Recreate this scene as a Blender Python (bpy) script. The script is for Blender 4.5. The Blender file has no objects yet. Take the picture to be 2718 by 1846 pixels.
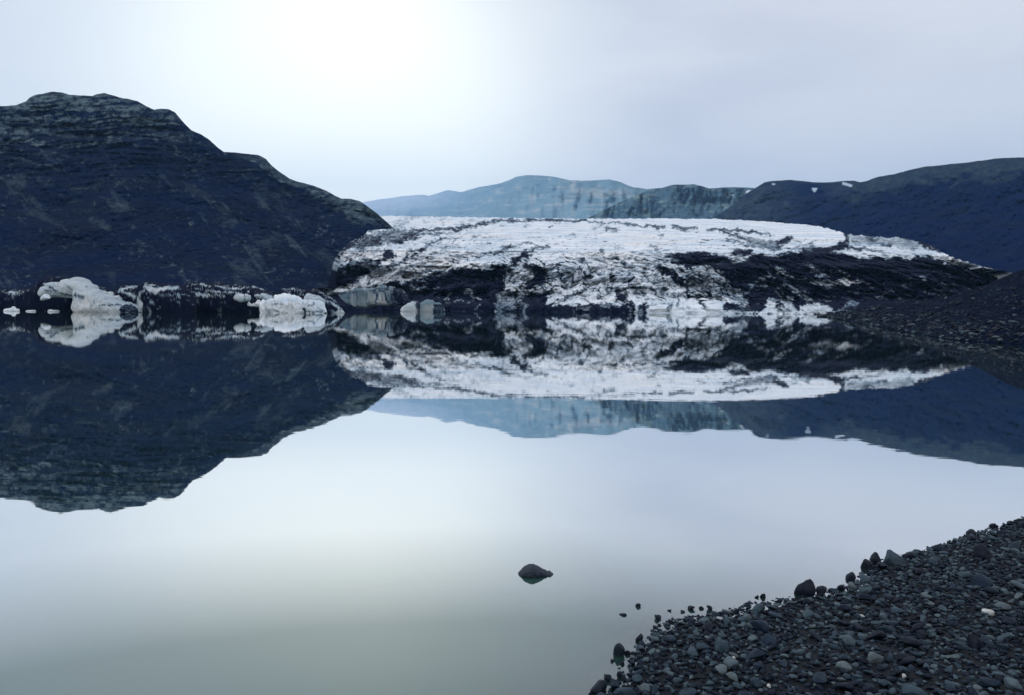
import bpy, bmesh, math, random
import numpy as np
from mathutils import Matrix, Vector

scene = bpy.context.scene
COL = scene.collection
R = math.radians
random.seed(7)
RNG = np.random.default_rng(11)

# ------------------------------------------------------------------ camera
# photograph geometry: 2718 x 1846 px, horizon at y = 817 in the middle, a small roll
PW, PH, FPX = 2718.0, 1846.0, 2133.0
CAM_H = 1.35
PITCH = math.atan(106.0 / FPX)
ROLL = 0.0089
F0 = np.array([0, math.cos(PITCH), -math.sin(PITCH)])
U0 = np.array([0, math.sin(PITCH), math.cos(PITCH)])
R0 = np.array([1.0, 0, 0])
CR = math.cos(ROLL) * R0 + math.sin(ROLL) * U0
CU = -math.sin(ROLL) * R0 + math.cos(ROLL) * U0
CPOS = np.array([0, 0, CAM_H])
cam_data = bpy.data.cameras.new('camera')
cam = bpy.data.objects.new('camera', cam_data)
COL.objects.link(cam)
m = Matrix.Identity(4)
for i in range(3):
    m[i][0], m[i][1], m[i][2], m[i][3] = CR[i], CU[i], -F0[i], CPOS[i]
cam.matrix_world = m
cam_data.sensor_width = 36.0
cam_data.sensor_fit = 'HORIZONTAL'
cam_data.lens = FPX / PW * 36.0
cam_data.clip_start = 0.05
cam_data.clip_end = 90000
scene.camera = cam


def ray(px, py):
    """direction through photograph pixel(s), scaled so that y = 1"""
    px = np.asarray(px, float); py = np.asarray(py, float)
    a = (px - PW / 2) / FPX; b = -(py - PH / 2) / FPX
    d = F0 + a[..., None] * CR + b[..., None] * CU
    return d / d[..., 1:2]


def at(px, py, Y):
    return CPOS + ray(px, py) * np.asarray(Y, float)[..., None]


def on_level(px, py, z=0.0):
    d = ray(px, py)
    t = (z - CAM_H) / d[..., 2]
    return CPOS + d * t[..., None]


def hz(x):
    return 817 + (np.asarray(x, float) - 1359) * 0.0089


# ------------------------------------------------------------------ light
SUN_EL, SUN_AZ = R(46), R(-62)          # behind the cloud, ahead and a little to the left
world = bpy.data.worlds.new('World')
scene.world = world
world.use_nodes = True
wn, wl = world.node_tree.nodes, world.node_tree.links
wn.clear()


def N(nodes, kind, **kw):
    n = nodes.new(kind)
    for k, v in kw.items():
        if k.startswith('i_'):
            n.inputs[k[2:].replace('_', ' ')].default_value = v
        else:
            setattr(n, k, v)
    return n


def mathn(nodes, links, op, a, b=None, clamp=False):
    n = nodes.new('ShaderNodeMath'); n.operation = op; n.use_clamp = clamp
    for i, v in enumerate((a, b)):
        if v is None: continue
        if isinstance(v, (int, float)): n.inputs[i].default_value = v
        else: links.new(v, n.inputs[i])
    return n.outputs[0]


def mixc(nodes, links, fac, a, b, blend='MIX'):
    n = nodes.new('ShaderNodeMix'); n.data_type = 'RGBA'; n.blend_type = blend
    for sock, v in ((n.inputs[0], fac), (n.inputs[6], a), (n.inputs[7], b)):
        if isinstance(v, (int, float)): sock.default_value = v
        elif isinstance(v, (tuple, list)): sock.default_value = (*v, 1) if len(v) == 3 else v
        else: links.new(v, sock)
    return n.outputs[2]


def ramp(nodes, links, fac, stops, interp='LINEAR'):
    n = nodes.new('ShaderNodeValToRGB'); n.color_ramp.interpolation = interp
    e = n.color_ramp.elements
    while len(e) < len(stops): e.new(0.5)
    for el, (p, c) in zip(e, stops):
        el.position = p
        el.color = (c, c, c, 1) if isinstance(c, (int, float)) else (*c, 1)
    links.new(fac, n.inputs[0])
    return n.outputs[0]


sky = N(wn, 'ShaderNodeTexSky')
sky.sky_type = 'NISHITA'; sky.sun_disc = False
sky.sun_elevation = SUN_EL; sky.sun_rotation = SUN_AZ
bg1 = N(wn, 'ShaderNodeBackground', i_Strength=0.08)
wl.new(sky.outputs[0], bg1.inputs[0])
tc = N(wn, 'ShaderNodeTexCoord')
GEN = tc.outputs['Generated']
# flatten the direction onto a cloud deck so that the cloud layers stretch towards the horizon
sep = N(wn, 'ShaderNodeSeparateXYZ'); wl.new(GEN, sep.inputs[0])
zz = mathn(wn, wl, 'ADD', mathn(wn, wl, 'MAXIMUM', sep.outputs[2], 0.0), 0.16)
comb = N(wn, 'ShaderNodeCombineXYZ')
wl.new(mathn(wn, wl, 'DIVIDE', sep.outputs[0], zz), comb.inputs[0])
wl.new(mathn(wn, wl, 'DIVIDE', sep.outputs[1], zz), comb.inputs[1])
nz = N(wn, 'ShaderNodeTexNoise', i_Scale=1.3, i_Detail=5.0, i_Roughness=0.48, i_Distortion=0.5)
wl.new(comb.outputs[0], nz.inputs['Vector'])
clouds = ramp(wn, wl, nz.outputs[0], [(0.3, 0.0), (0.7, 1.0)], 'EASE')


def glow(px, py, lo, hi, power):
    g = ray(px, py); g = g / np.linalg.norm(g)
    dt = N(wn, 'ShaderNodeVectorMath', operation='DOT_PRODUCT')
    wl.new(GEN, dt.inputs[0]); dt.inputs[1].default_value = tuple(g)
    mr = N(wn, 'ShaderNodeMapRange'); mr.interpolation_type = 'SMOOTHSTEP'
    mr.inputs[1].default_value = math.cos(R(hi)); mr.inputs[2].default_value = math.cos(R(lo))
    wl.new(dt.outputs['Value'], mr.inputs[0])
    return mathn(wn, wl, 'POWER', mr.outputs[0], power)


base = mixc(wn, wl, clouds, (0.80, 0.795, 0.85), (1.08, 1.06, 1.05))
g1 = glow(800, 470, 0, 28, 1.5)
g2 = glow(840, 430, 0, 18, 1.4)
up_ = glow(800, -420, 6, 27, 0.8)
base = mixc(wn, wl, mathn(wn, wl, 'MULTIPLY', up_, 0.8), base, (0.86, 0.87, 0.90))
hb = N(wn, 'ShaderNodeMapRange'); hb.interpolation_type = 'SMOOTHSTEP'
hb.inputs[1].default_value = 0.30; hb.inputs[2].default_value = 0.03
wl.new(sep.outputs[2], hb.inputs[0])
base = mixc(wn, wl, mathn(wn, wl, 'MULTIPLY', hb.outputs[0], 0.7), base, (1.50, 1.36, 1.20))
c1 = mixc(wn, wl, mathn(wn, wl, 'MULTIPLY', g1, 0.8), base, (1.75, 1.74, 1.55))
ul = glow(250, -260, 2, 17, 0.8)
c1 = mixc(wn, wl, mathn(wn, wl, 'MULTIPLY', ul, 0.45), c1, (0.88, 0.92, 0.96))
c2 = mixc(wn, wl, mathn(wn, wl, 'MULTIPLY', g2, 0.5), c1, (2.1, 2.08, 1.8))
dz = glow(2900, 150, 0, 30, 1.0)
c3 = mixc(wn, wl, mathn(wn, wl, 'MULTIPLY', dz, 0.5), c2, (1.0, 0.97, 0.96))
bg2 = N(wn, 'ShaderNodeBackground', i_Strength=1.0)
wl.new(c3, bg2.inputs[0])
mx = N(wn, 'ShaderNodeMixShader'); mx.inputs[0].default_value = 0.94
wl.new(bg1.outputs[0], mx.inputs[1]); wl.new(bg2.outputs[0], mx.inputs[2])
wo = N(wn, 'ShaderNodeOutputWorld'); wl.new(mx.outputs[0], wo.inputs[0])

sun_d = bpy.data.lights.new('sun', 'SUN')
sun_d.energy = 0.6; sun_d.angle = R(20); sun_d.color = (1.0, 0.985, 0.96)
sun = bpy.data.objects.new('sun', sun_d); COL.objects.link(sun)
sd = Vector((math.sin(SUN_AZ) * math.cos(SUN_EL), math.cos(SUN_AZ) * math.cos(SUN_EL), math.sin(SUN_EL)))
sun.rotation_euler = sd.to_track_quat('Z', 'Y').to_euler()

scene.view_settings.view_transform = 'Standard'
scene.view_settings.look = 'None'
scene.view_settings.exposure = 0.0
scene.view_settings.gamma = 1.0
scene.render.engine = 'CYCLES'
scene.cycles.use_denoising = True
scene.cycles.max_bounces = 6
scene.cycles.volume_bounces = 1


# ------------------------------------------------------------------ helpers
_perm = np.random.default_rng(3).permutation(256)
_perm = np.concatenate([_perm, _perm])
_g = np.random.default_rng(4).normal(size=(256, 3)); _g /= np.linalg.norm(_g, axis=1)[:, None]


def noise(p):
    """gradient noise, p (...,3) -> about -1..1"""
    p = np.asarray(p, float)
    i = np.floor(p).astype(int); f = p - i
    u = f * f * f * (f * (f * 6 - 15) + 10)
    i &= 255
    out = 0
    for dx in (0, 1):
        for dy in (0, 1):
            for dz_ in (0, 1):
                h = _perm[(_perm[(_perm[(i[..., 0] + dx) & 255] + i[..., 1] + dy) & 255] + i[..., 2] + dz_) & 255]
                g = _g[h]
                d = (g[..., 0] * (f[..., 0] - dx) + g[..., 1] * (f[..., 1] - dy) + g[..., 2] * (f[..., 2] - dz_))
                w = (u[..., 0] if dx else 1 - u[..., 0]) * (u[..., 1] if dy else 1 - u[..., 1]) * (u[..., 2] if dz_ else 1 - u[..., 2])
                out = out + w * d
    return out * 1.5


def fbm(p, octaves=4, gain=0.5, ridged=False):
    s, a, tot = 0, 1.0, 0
    p = np.asarray(p, float)
    for o in range(octaves):
        n = noise(p + 17.3 * o)
        if ridged: n = 1 - 2 * np.abs(n)
        s = s + a * n; tot += a
        a *= gain; p = p * 2.03
    return s / tot


def fbn(p, octaves=5, gain=0.65, ridged=False):
    f = fbm(p, octaves, gain, ridged)
    return (f - f.mean()) / (f.std() + 1e-9)


def vec(*c):
    return np.stack(np.broadcast_arrays(*[np.asarray(x, float) for x in c]), -1)


def smooth(a, b, x):
    t = np.clip((x - a) / (b - a), 0, 1)
    return t * t * (3 - 2 * t)


def tag(o, label=None, cat=None, group=None, kind=None):
    if label: o['label'] = label
    if cat: o['category'] = cat
    if group: o['group'] = group
    if kind: o['kind'] = kind
    return o


def link_mesh(name, verts, quads=None, mat=None, attrs=None, smooth_shade=True, tris=None, parent=None):
    me = bpy.data.meshes.new(name)
    faces = quads if quads is not None else tris
    k = faces.shape[1]
    me.vertices.add(len(verts)); me.vertices.foreach_set('co', np.ascontiguousarray(verts, dtype=np.float32).ravel())
    me.loops.add(faces.size); me.loops.foreach_set('vertex_index', np.ascontiguousarray(faces, dtype=np.int32).ravel())
    me.polygons.add(len(faces))
    me.polygons.foreach_set('loop_start', np.arange(0, faces.size, k, dtype=np.int32))
    me.polygons.foreach_set('use_smooth', np.full(len(faces), smooth_shade))
    for an, av in (attrs or {}).items():
        if av.ndim == 1:
            a = me.attributes.new(an, 'FLOAT', 'POINT'); a.data.foreach_set('value', av.astype(np.float32).ravel())
        else:
            a = me.attributes.new(an, 'FLOAT_VECTOR', 'POINT'); a.data.foreach_set('vector', av.astype(np.float32).ravel())
    me.update(calc_edges=True); me.validate()
    if mat: me.materials.append(mat)
    o = bpy.data.objects.new(name, me); COL.objects.link(o)
    if parent: o.parent = parent
    return o


def grid_quads(nc, nr, wrap=False):
    i = np.arange(nc - 1)[:, None]; j = np.arange(nr if wrap else nr - 1)[None, :]
    a = i * nr + j; b = (i + 1) * nr + j
    j2 = (j + 1) % nr
    c = (i + 1) * nr + j2; d = i * nr + j2
    return np.stack(np.broadcast_arrays(a, b, c, d), -1).reshape(-1, 4)


def curve(pts):
    p = np.array(sorted(pts), float)
    return lambda x: np.interp(x, p[:, 0], p[:, 1])


def zm(pts, x0, y0, s):
    return [(x0 + s * a, y0 + s * b) for a, b in pts]


def cover(X, Y, shape):
    """0..1 cover of a shape (polygon or stroke) at pixels X, Y, with its soft edge"""
    kind, pts, width, soft = shape
    P = np.array(pts, float)
    pad = width + soft + 2
    out = np.zeros(X.shape)
    sel = (X > P[:, 0].min() - pad) & (X < P[:, 0].max() + pad) & (Y > P[:, 1].min() - pad) & (Y < P[:, 1].max() + pad)
    if not sel.any(): return out
    x, y = X[sel], Y[sel]
    if kind == 'poly': Q = np.vstack([P, P[:1]])
    else: Q = P
    dist = np.full(x.shape, 1e9); inside = np.zeros(x.shape, bool)
    for (ax, ay), (bx, by) in zip(Q[:-1], Q[1:]):
        ex, ey = bx - ax, by - ay
        l2 = ex * ex + ey * ey + 1e-9
        t = np.clip(((x - ax) * ex + (y - ay) * ey) / l2, 0, 1)
        dist = np.minimum(dist, np.hypot(x - ax - t * ex, y - ay - t * ey))
        if kind == 'poly':
            c = ((ay > y) != (by > y)) & (x < ex * (y - ay) / (ey if abs(ey) > 1e-9 else 1e-9) + ax)
            inside ^= c
    if kind == 'poly': s = np.where(inside, dist, -dist)
    else: s = width / 2 - dist
    out[sel] = smooth(-soft, soft, s)
    return out


# ------------------------------------------------------------------ materials
def new_mat(name):
    mt = bpy.data.materials.new(name); mt.use_nodes = True
    n, l = mt.node_tree.nodes, mt.node_tree.links
    n.clear()
    out = n.new('ShaderNodeOutputMaterial')
    return mt, n, l, out


def attr(n, name):
    a = n.new('ShaderNodeAttribute'); a.attribute_name = name
    return a


def objco(n, l, sx=1, sy=1, sz=1):
    t = n.new('ShaderNodeTexCoord'); mp = n.new('ShaderNodeMapping')
    mp.inputs['Scale'].default_value = (sx, sy, sz)
    l.new(t.outputs['Object'], mp.inputs[0])
    return mp.outputs[0]


def tex(n, l, v, scale, detail=5, rough=0.55, dist=0.0):
    t = n.new('ShaderNodeTexNoise')
    t.inputs['Scale'].default_value = scale; t.inputs['Detail'].default_value = detail
    t.inputs['Roughness'].default_value = rough; t.inputs['Distortion'].default_value = dist
    l.new(v, t.inputs['Vector'])
    return t.outputs[0]


def bump(n, l, h, strength, dist):
    b = n.new('ShaderNodeBump'); b.inputs['Strength'].default_value = strength; b.inputs['Distance'].default_value = dist
    l.new(h, b.inputs['Height'])
    return b.outputs[0]


def principled(n, l, out, col, rough=0.8, normal=None, spec=0.3):
    p = n.new('ShaderNodeBsdfPrincipled')
    if isinstance(col, (tuple, list)): p.inputs['Base Color'].default_value = (*col, 1)
    else: l.new(col, p.inputs['Base Color'])
    if isinstance(rough, (int, float)): p.inputs['Roughness'].default_value = rough
    else: l.new(rough, p.inputs['Roughness'])
    p.inputs['Specular IOR Level'].default_value = spec
    if normal is not None: l.new(normal, p.inputs['Normal'])
    l.new(p.outputs[0], out.inputs[0])
    return p


def ice_material(name, scale=1.0, white=(0.86, 0.90, 0.95), dim=(0.42, 0.54, 0.66), rough=0.9, spec=0.06):
    mt, n, l, out = new_mat(name)
    co = objco(n, l)
    a = attr(n, 'debris').outputs['Fac']
    fine = tex(n, l, co, 0.55 * scale, 8, 0.65, 0.3)
    coarse = tex(n, l, co, 0.06 * scale, 4, 0.5)
    warm = tex(n, l, co, 0.022 * scale, 3, 0.5)
    # dirt attribute sharpened and broken up by fine noise
    e = mathn(n, l, 'ADD', a, mathn(n, l, 'MULTIPLY', mathn(n, l, 'SUBTRACT', fine, 0.5), 0.32))
    ash = ramp(n, l, e, [(0.06, 0.0), (0.50, 1.0)])
    dirt = ramp(n, l, e, [(0.34, 0.0), (0.62, 0.55), (0.86, 1.0)])
    ice = mixc(n, l, ramp(n, l, coarse, [(0.4, 0.0), (0.62, 1.0)]), white, dim)
    ice = mixc(n, l, 0.5, white, ice)
    lay = tex(n, l, objco(n, l, 0.03, 0.012, 0.55), scale, 6, 0.62, 0.8)
    ice = mixc(n, l, mathn(n, l, 'MULTIPLY', ramp(n, l, lay, [(0.45, 0.0), (0.68, 1.0)]), 0.6), ice, dim)
    ice = mixc(n, l, mathn(n, l, 'MULTIPLY', ramp(n, l, warm, [(0.5, 0.0), (0.65, 1.0)]), 0.45), ice, (0.86, 0.83, 0.80))
    grit = mixc(n, l, fine, (0.001, 0.003, 0.016), (0.007, 0.012, 0.034))
    ashen = mixc(n, l, ramp(n, l, coarse, [(0.4, 0.0), (0.6, 1.0)]), (0.30, 0.38, 0.45), (0.13, 0.22, 0.31))
    c = mixc(n, l, dirt, mixc(n, l, mathn(n, l, 'MULTIPLY', ash, 0.85), ice, ashen), grit)
    nm = bump(n, l, fine, 0.5, 1.0 / scale)
    principled(n, l, out, c, rough, nm, spec)
    return mt


def hill_material(name, stops_hi, lo1, lo2, patch, snow_mist_c=(0.75, 0.80, 0.86), s=1.0):
    mt, n, l, out = new_mat(name)
    shade = attr(n, 'grass').outputs['Fac']
    snow_mist = attr(n, 'snow_mist').outputs['Fac']  # snow patches, and the mist painted on the far left crest
    co = objco(n, l, 1, 1, 3)
    n1 = tex(n, l, co, 0.03 * s, 8, 0.62, 0.4)
    n2 = tex(n, l, co, 0.25 * s, 6, 0.7)
    low = mixc(n, l, ramp(n, l, n1, [(0.35, 0.0), (0.65, 1.0)]), lo1, lo2)
    speck = ramp(n, l, n2, [(0.54, 0.0), (0.70, 1.0)])
    low = mixc(n, l, mathn(n, l, 'MULTIPLY', speck, 0.7), low, patch)
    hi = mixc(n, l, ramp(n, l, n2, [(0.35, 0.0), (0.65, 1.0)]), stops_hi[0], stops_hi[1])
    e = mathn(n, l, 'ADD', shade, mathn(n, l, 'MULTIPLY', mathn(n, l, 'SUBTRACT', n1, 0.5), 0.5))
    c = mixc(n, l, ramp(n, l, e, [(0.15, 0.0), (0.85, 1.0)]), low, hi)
    c = mixc(n, l, ramp(n, l, snow_mist, [(0.08, 0.0), (0.92, 1.0)]), c, snow_mist_c)
    nm = bump(n, l, n2, 0.3, 1.0 / s)
    principled(n, l, out, c, 0.95, nm, 0.015)
    return mt


M = {}
M['glacier'] = ice_material('glacier_ice')
M['berg'] = ice_material('berg_ice', 3.0, (0.60, 0.65, 0.68), (0.26, 0.37, 0.46), 0.8, 0.07)
M['berg_white'] = ice_material('white_berg_ice', 3.0, (0.86, 0.91, 0.96), (0.55, 0.68, 0.80), 0.8, 0.07)
M['berg_grey'] = ice_material('grey_berg_ice', 3.0, (0.17, 0.25, 0.29), (0.06, 0.11, 0.16), 0.8, 0.07)
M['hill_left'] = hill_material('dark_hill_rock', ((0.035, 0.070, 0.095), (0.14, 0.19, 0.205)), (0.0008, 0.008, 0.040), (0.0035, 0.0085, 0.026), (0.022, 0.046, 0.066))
M['hill_right'] = hill_material('right_hill_rock', ((0.014, 0.040, 0.075), (0.055, 0.075, 0.085)), (0.0006, 0.010, 0.056), (0.0016, 0.009, 0.040), (0.010, 0.026, 0.050), (0.42, 0.52, 0.62), s=0.6)
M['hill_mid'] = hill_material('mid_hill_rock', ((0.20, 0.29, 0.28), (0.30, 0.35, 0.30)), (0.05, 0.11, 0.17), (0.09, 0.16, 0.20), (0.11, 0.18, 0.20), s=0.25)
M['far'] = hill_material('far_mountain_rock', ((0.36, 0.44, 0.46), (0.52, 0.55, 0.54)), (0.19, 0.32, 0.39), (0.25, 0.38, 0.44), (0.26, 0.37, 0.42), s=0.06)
M['moraine'] = hill_material('moraine_gravel', ((0.005, 0.013, 0.030), (0.024, 0.042, 0.058)), (0.0006, 0.003, 0.014), (0.002, 0.006, 0.020), (0.018, 0.032, 0.044), s=5.0)


def ground_material(name, c1, c2, s):
    mt, n, l, out = new_mat(name)
    co = objco(n, l)
    a = tex(n, l, co, s, 8, 0.7)
    c = mixc(n, l, ramp(n, l, a, [(0.35, 0.0), (0.65, 1.0)]), c1, c2)
    principled(n, l, out, c, 0.85, bump(n, l, a, 0.7, 0.02), 0.3)
    return mt


M['silt'] = ground_material('silt', (0.02, 0.025, 0.035), (0.05, 0.055, 0.06), 0.02)
M['beach'] = ground_material('beach_grit', (0.001, 0.003, 0.008), (0.005, 0.010, 0.018), 90)


def stone_material(name, use_attr):
    mt, n, l, out = new_mat(name)
    if use_attr:
        rnd = attr(n, 'tone').outputs['Fac']
    else:
        rnd = n.new('ShaderNodeObjectInfo').outputs['Random']
    t = n.new('ShaderNodeTexCoord')
    geo = n.new('ShaderNodeNewGeometry')
    co = geo.outputs['Position']
    a = tex(n, l, co, 45, 7, 0.7)
    b = tex(n, l, co, 260, 3, 0.6)
    c = ramp(n, l, rnd, [(0.0, (0.001, 0.003, 0.010)), (0.38, (0.008, 0.017, 0.034)), (0.66, (0.032, 0.060, 0.084)),
                         (0.95, (0.088, 0.130, 0.152)), (1.0, (0.12, 0.155, 0.17))])
    c = mixc(n, l, mathn(n, l, 'MULTIPLY', ramp(n, l, a, [(0.3, 0.0), (0.7, 1.0)]), 0.45), c, (0.003, 0.008, 0.02))
    c = mixc(n, l, mathn(n, l, 'MULTIPLY', ramp(n, l, b, [(0.62, 0.0), (0.7, 1.0)]), 0.3), c, (0.07, 0.105, 0.125))
    rg = ramp(n, l, a, [(0.3, 0.42), (0.7, 0.7)])
    principled(n, l, out, c, rg, bump(n, l, a, 0.6, 0.008), 0.14)
    return mt


M['stone'] = stone_material('wet_stone', False)
M['gravel'] = stone_material('wet_gravel', True)


def plain_stone(name, c1, c2, rough=0.5):
    mt, n, l, out = new_mat(name)
    co = n.new('ShaderNodeNewGeometry').outputs['Position']
    a = tex(n, l, co, 40, 8, 0.7)
    c = mixc(n, l, ramp(n, l, a, [(0.35, 0.0), (0.65, 1.0)]), c1, c2)
    principled(n, l, out, c, rough, bump(n, l, a, 0.6, 0.008), 0.2)
    return mt


M['boulder'] = plain_stone('boulder_rock', (0.004, 0.008, 0.024), (0.022, 0.036, 0.048), 0.6)
M['dark_stone'] = plain_stone('dark_wet_stone', (0.002, 0.005, 0.014), (0.007, 0.014, 0.028), 0.55)
M['pale_stone'] = plain_stone('pale_stone', (0.42, 0.44, 0.43), (0.62, 0.64, 0.62), 0.6)
M['grey_stone'] = plain_stone('grey_stone', (0.05, 0.07, 0.085), (0.12, 0.15, 0.165), 0.55)
M['blue_stone'] = plain_stone('blue_grey_stone', (0.008, 0.020, 0.044), (0.018, 0.036, 0.062), 0.5)

# water: milky meltwater under a mirror-calm surface
mt, n, l, out = new_mat('lake_water')
geo = n.new('ShaderNodeNewGeometry')
mp = n.new('ShaderNodeMapping'); mp.inputs['Scale'].default_value = (0.28, 1.0, 1.0)
l.new(geo.outputs['Position'], mp.inputs[0])
rip = tex(n, l, mp.outputs[0], 3.2, 3, 0.5, 0.3)
rip2 = tex(n, l, mp.outputs[0], 0.5, 2, 0.5)
calm = ramp(n, l, tex(n, l, geo.outputs['Position'], 0.12, 2, 0.5), [(0.4, 0.4), (0.62, 1.0)])
hgt = mathn(n, l, 'ADD', mathn(n, l, 'MULTIPLY', mathn(n, l, 'MULTIPLY', rip, calm), 0.00055), mathn(n, l, 'MULTIPLY', rip2, 0.00030))
bn = n.new('ShaderNodeBump'); bn.inputs['Strength'].default_value = 1.0; bn.inputs['Distance'].default_value = 1.0
l.new(hgt, bn.inputs['Height'])
gl = n.new('ShaderNodeBsdfGlossy'); gl.inputs['Roughness'].default_value = 0.012
gl.inputs['Color'].default_value = (0.96, 0.965, 0.965, 1)
l.new(bn.outputs[0], gl.inputs['Normal'])
df = n.new('ShaderNodeBsdfDiffuse')
murk = mixc(n, l, tex(n, l, geo.outputs['Position'], 0.35, 4, 0.5), (0.024, 0.078, 0.062), (0.034, 0.098, 0.078))
l.new(murk, df.inputs['Color'])
lw = n.new('ShaderNodeLayerWeight'); lw.inputs['Blend'].default_value = 0.5
# facing: 1 at grazing, 1-cos; at 25 deg below the horizon 1-sin(25) = 0.58
fr = ramp(n, l, lw.outputs['Facing'], [(0.0, 0.04), (0.50, 0.16), (0.585, 0.27), (0.63, 0.31), (0.735, 0.84), (0.80, 0.93), (0.88, 0.955), (1.0, 0.98)])
ms = n.new('ShaderNodeMixShader')
tr = n.new('ShaderNodeBsdfTransparent'); tr.inputs['Color'].default_value = (0.75, 0.9, 0.92, 1)
mb = n.new('ShaderNodeMixShader')
l.new(mathn(n, l, 'MULTIPLY', attr(n, 'shallow').outputs['Fac'], 0.85), mb.inputs[0]); l.new(df.outputs[0], mb.inputs[1]); l.new(tr.outputs[0], mb.inputs[2])
l.new(fr, ms.inputs[0]); l.new(mb.outputs[0], ms.inputs[1]); l.new(gl.outputs[0], ms.inputs[2])
l.new(ms.outputs[0], out.inputs[0])
M['water'] = mt


# ------------------------------------------------------------------ the large setting
def flat(name, x0, x1, y0, y1, z, mat):
    v = np.array([(x0, y0, z), (x1, y0, z), (x1, y1, z), (x0, y1, z)])
    return tag(link_mesh(name, v, np.array([[0, 1, 2, 3]]), mat, smooth_shade=False), kind='structure')


flat('ground', -9000, 9000, -1500, 19000, -3.0, M['silt'])


def terrain(name, x0, x1, step, crest, foot, d_foot, d_crest, nrow, mat, relief, paint, power=1.0, jag=0.0, back=0.6, extra=None):
    """a hillside: its foot and crest line, each with a distance, relief on the slope and a far side behind the crest"""
    xs = np.arange(x0, x1 + step * 0.5, step)
    nc = len(xs)
    t = np.linspace(0, 1, nrow)
    X = np.repeat(xs[:, None], nrow, 1); T = np.repeat(t[None], nc, 0)
    yc = crest(xs)
    if jag: yc = yc + jag * fbm(vec(xs / 38.0, 3.3, 0.5), 4, 0.6)
    yf = foot(xs)
    Y = yf[:, None] * (1 - T) + yc[:, None] * T
    D = d_foot(xs)[:, None] * (1 - T ** power) + d_crest(xs)[:, None] * T ** power
    P0 = at(X, Y, D)
    D = D * (1 + relief(X, Y, T, P0))
    P = at(X, Y, D)
    A = paint(X, Y, T, P)
    # far side: five rows down to the ground behind
    rows = [P]
    last = P[:, -1]
    dirs = ray(xs, yc); flatd = dirs / np.linalg.norm(dirs[:, :2], axis=1)[:, None]
    H = np.maximum(last[:, 2:3], 1.0)
    for k, s in ((1, 0.04), (2, 0.18), (3, 0.45), (4, 0.85), (5, 1.1)):
        q = last + flatd * H * s * 2.2
        q[:, 2:3] = last[:, 2:3] - H * s
        rows.append(q[:, None])
    V = np.concatenate(rows, 1)
    nr = V.shape[1]
    attrs = {}
    for k, a in A.items():
        attrs[k] = np.concatenate([a, np.repeat(a[:, -1:], 5, 1)], 1).ravel()
    o = link_mesh(name, V.reshape(-1, 3), grid_quads(nc, nr), mat, attrs)
    return tag(o, kind='structure')


S_ = lambda pts: [(a * 1.17, b * 1.17) for a, b in pts]

# far mountain, its left end farthest away and highest up in the haze
far_crest = curve(zm([(-600, 300), (-200, 285), (0, 262), (100, 243), (300, 213), (480, 198), (510, 208), (640, 168), (730, 183), (850, 150), (1000, 122),
                      (1060, 100), (1110, 76), (1180, 65), (1330, 70), (1480, 100), (1600, 105), (1750, 95), (1830, 115), (1900, 145), (2000, 160), (2100, 155),
                      (2200, 140), (2700, 190)], 940, 440, 0.3873))
far_foot = curve([(600, 640), (2000, 640)])
far_dfoot = curve([(700, 9000), (1000, 8000), (1250, 5600), (1400, 4700), (1700, 3600), (2000, 3000)])
far_dcrest = curve([(700, 17500), (950, 17500), (1150, 15500), (1290, 10500), (1400, 7600), (1560, 5600), (1740, 4300), (2000, 3800)])


def far_relief(X, Y, T, P):
    cliff = fbm(vec(X / 70.0, Y / 260.0, 1.7), 4, 0.55, True)
    return (0.12 * T * (1 - T) * 4 * cliff + 0.018 * fbm(vec(X / 34, Y / 22, 4.0), 5, 0.6) * np.minimum(1, (1 - T) * 6))


def far_paint(X, Y, T, P):
    band = fbm(vec(X / 90, Y / 9.0, 8.8), 4, 0.55)
    g = smooth(-0.1, 0.5, band) * smooth(0.3, 0.6, T) * 0.9
    for s in (('stroke', zm([(1500, 150), (1620, 185), (1760, 195), (1850, 180)], 940, 440, .3873), 22, 9),
              ('stroke', zm([(1640, 215), (1800, 215)], 940, 440, .3873), 5, 4),
              ('stroke', zm([(1120, 320), (1200, 315), (1270, 300)], 940, 440, .3873), 8, 5)):
        g = np.maximum(g, 0.9 * cover(X, Y, s))
    rough = fbn(vec(X / 18, Y / 12, 3.3), 6, 0.72)
    gully = fbn(vec(X / 16 + Y / 60, Y / 70, 6.3), 5, 0.65)
    g = np.clip(g * (0.5 + 0.5 * smooth(-1, 1, rough)) + 0.25 * smooth(0.3, 2.0, gully) + 0.12 * rough, 0, 1)
    # pale fade up the far left crest: low mist painted into the colour
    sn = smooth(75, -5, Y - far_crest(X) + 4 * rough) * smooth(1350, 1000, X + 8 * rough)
    return {'grass': g, 'snow_mist': np.clip(sn * 0.85, 0, 1)}


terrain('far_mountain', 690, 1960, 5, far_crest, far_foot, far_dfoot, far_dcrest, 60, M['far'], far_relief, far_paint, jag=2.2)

# lower range between the far mountain and the right hill
mid_crest = curve([(1560, 580), (1660, 530), (1730, 502)] + zm([(40, 236), (120, 215), (240, 212), (340, 240), (420, 233), (500, 230), (640, 238), (760, 250), (1000, 300)], 1740, 400, .4208))


def mid_relief(X, Y, T, P):
    cliff = fbm(vec(X / 40.0, Y / 120.0, 5.7), 4, 0.55, True)
    return 0.14 * T * (1 - T) * 4 * cliff + 0.018 * fbm(vec(X / 26, Y / 16, 4.0), 5, 0.6) * np.minimum(1, (1 - T) * 6)


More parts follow.
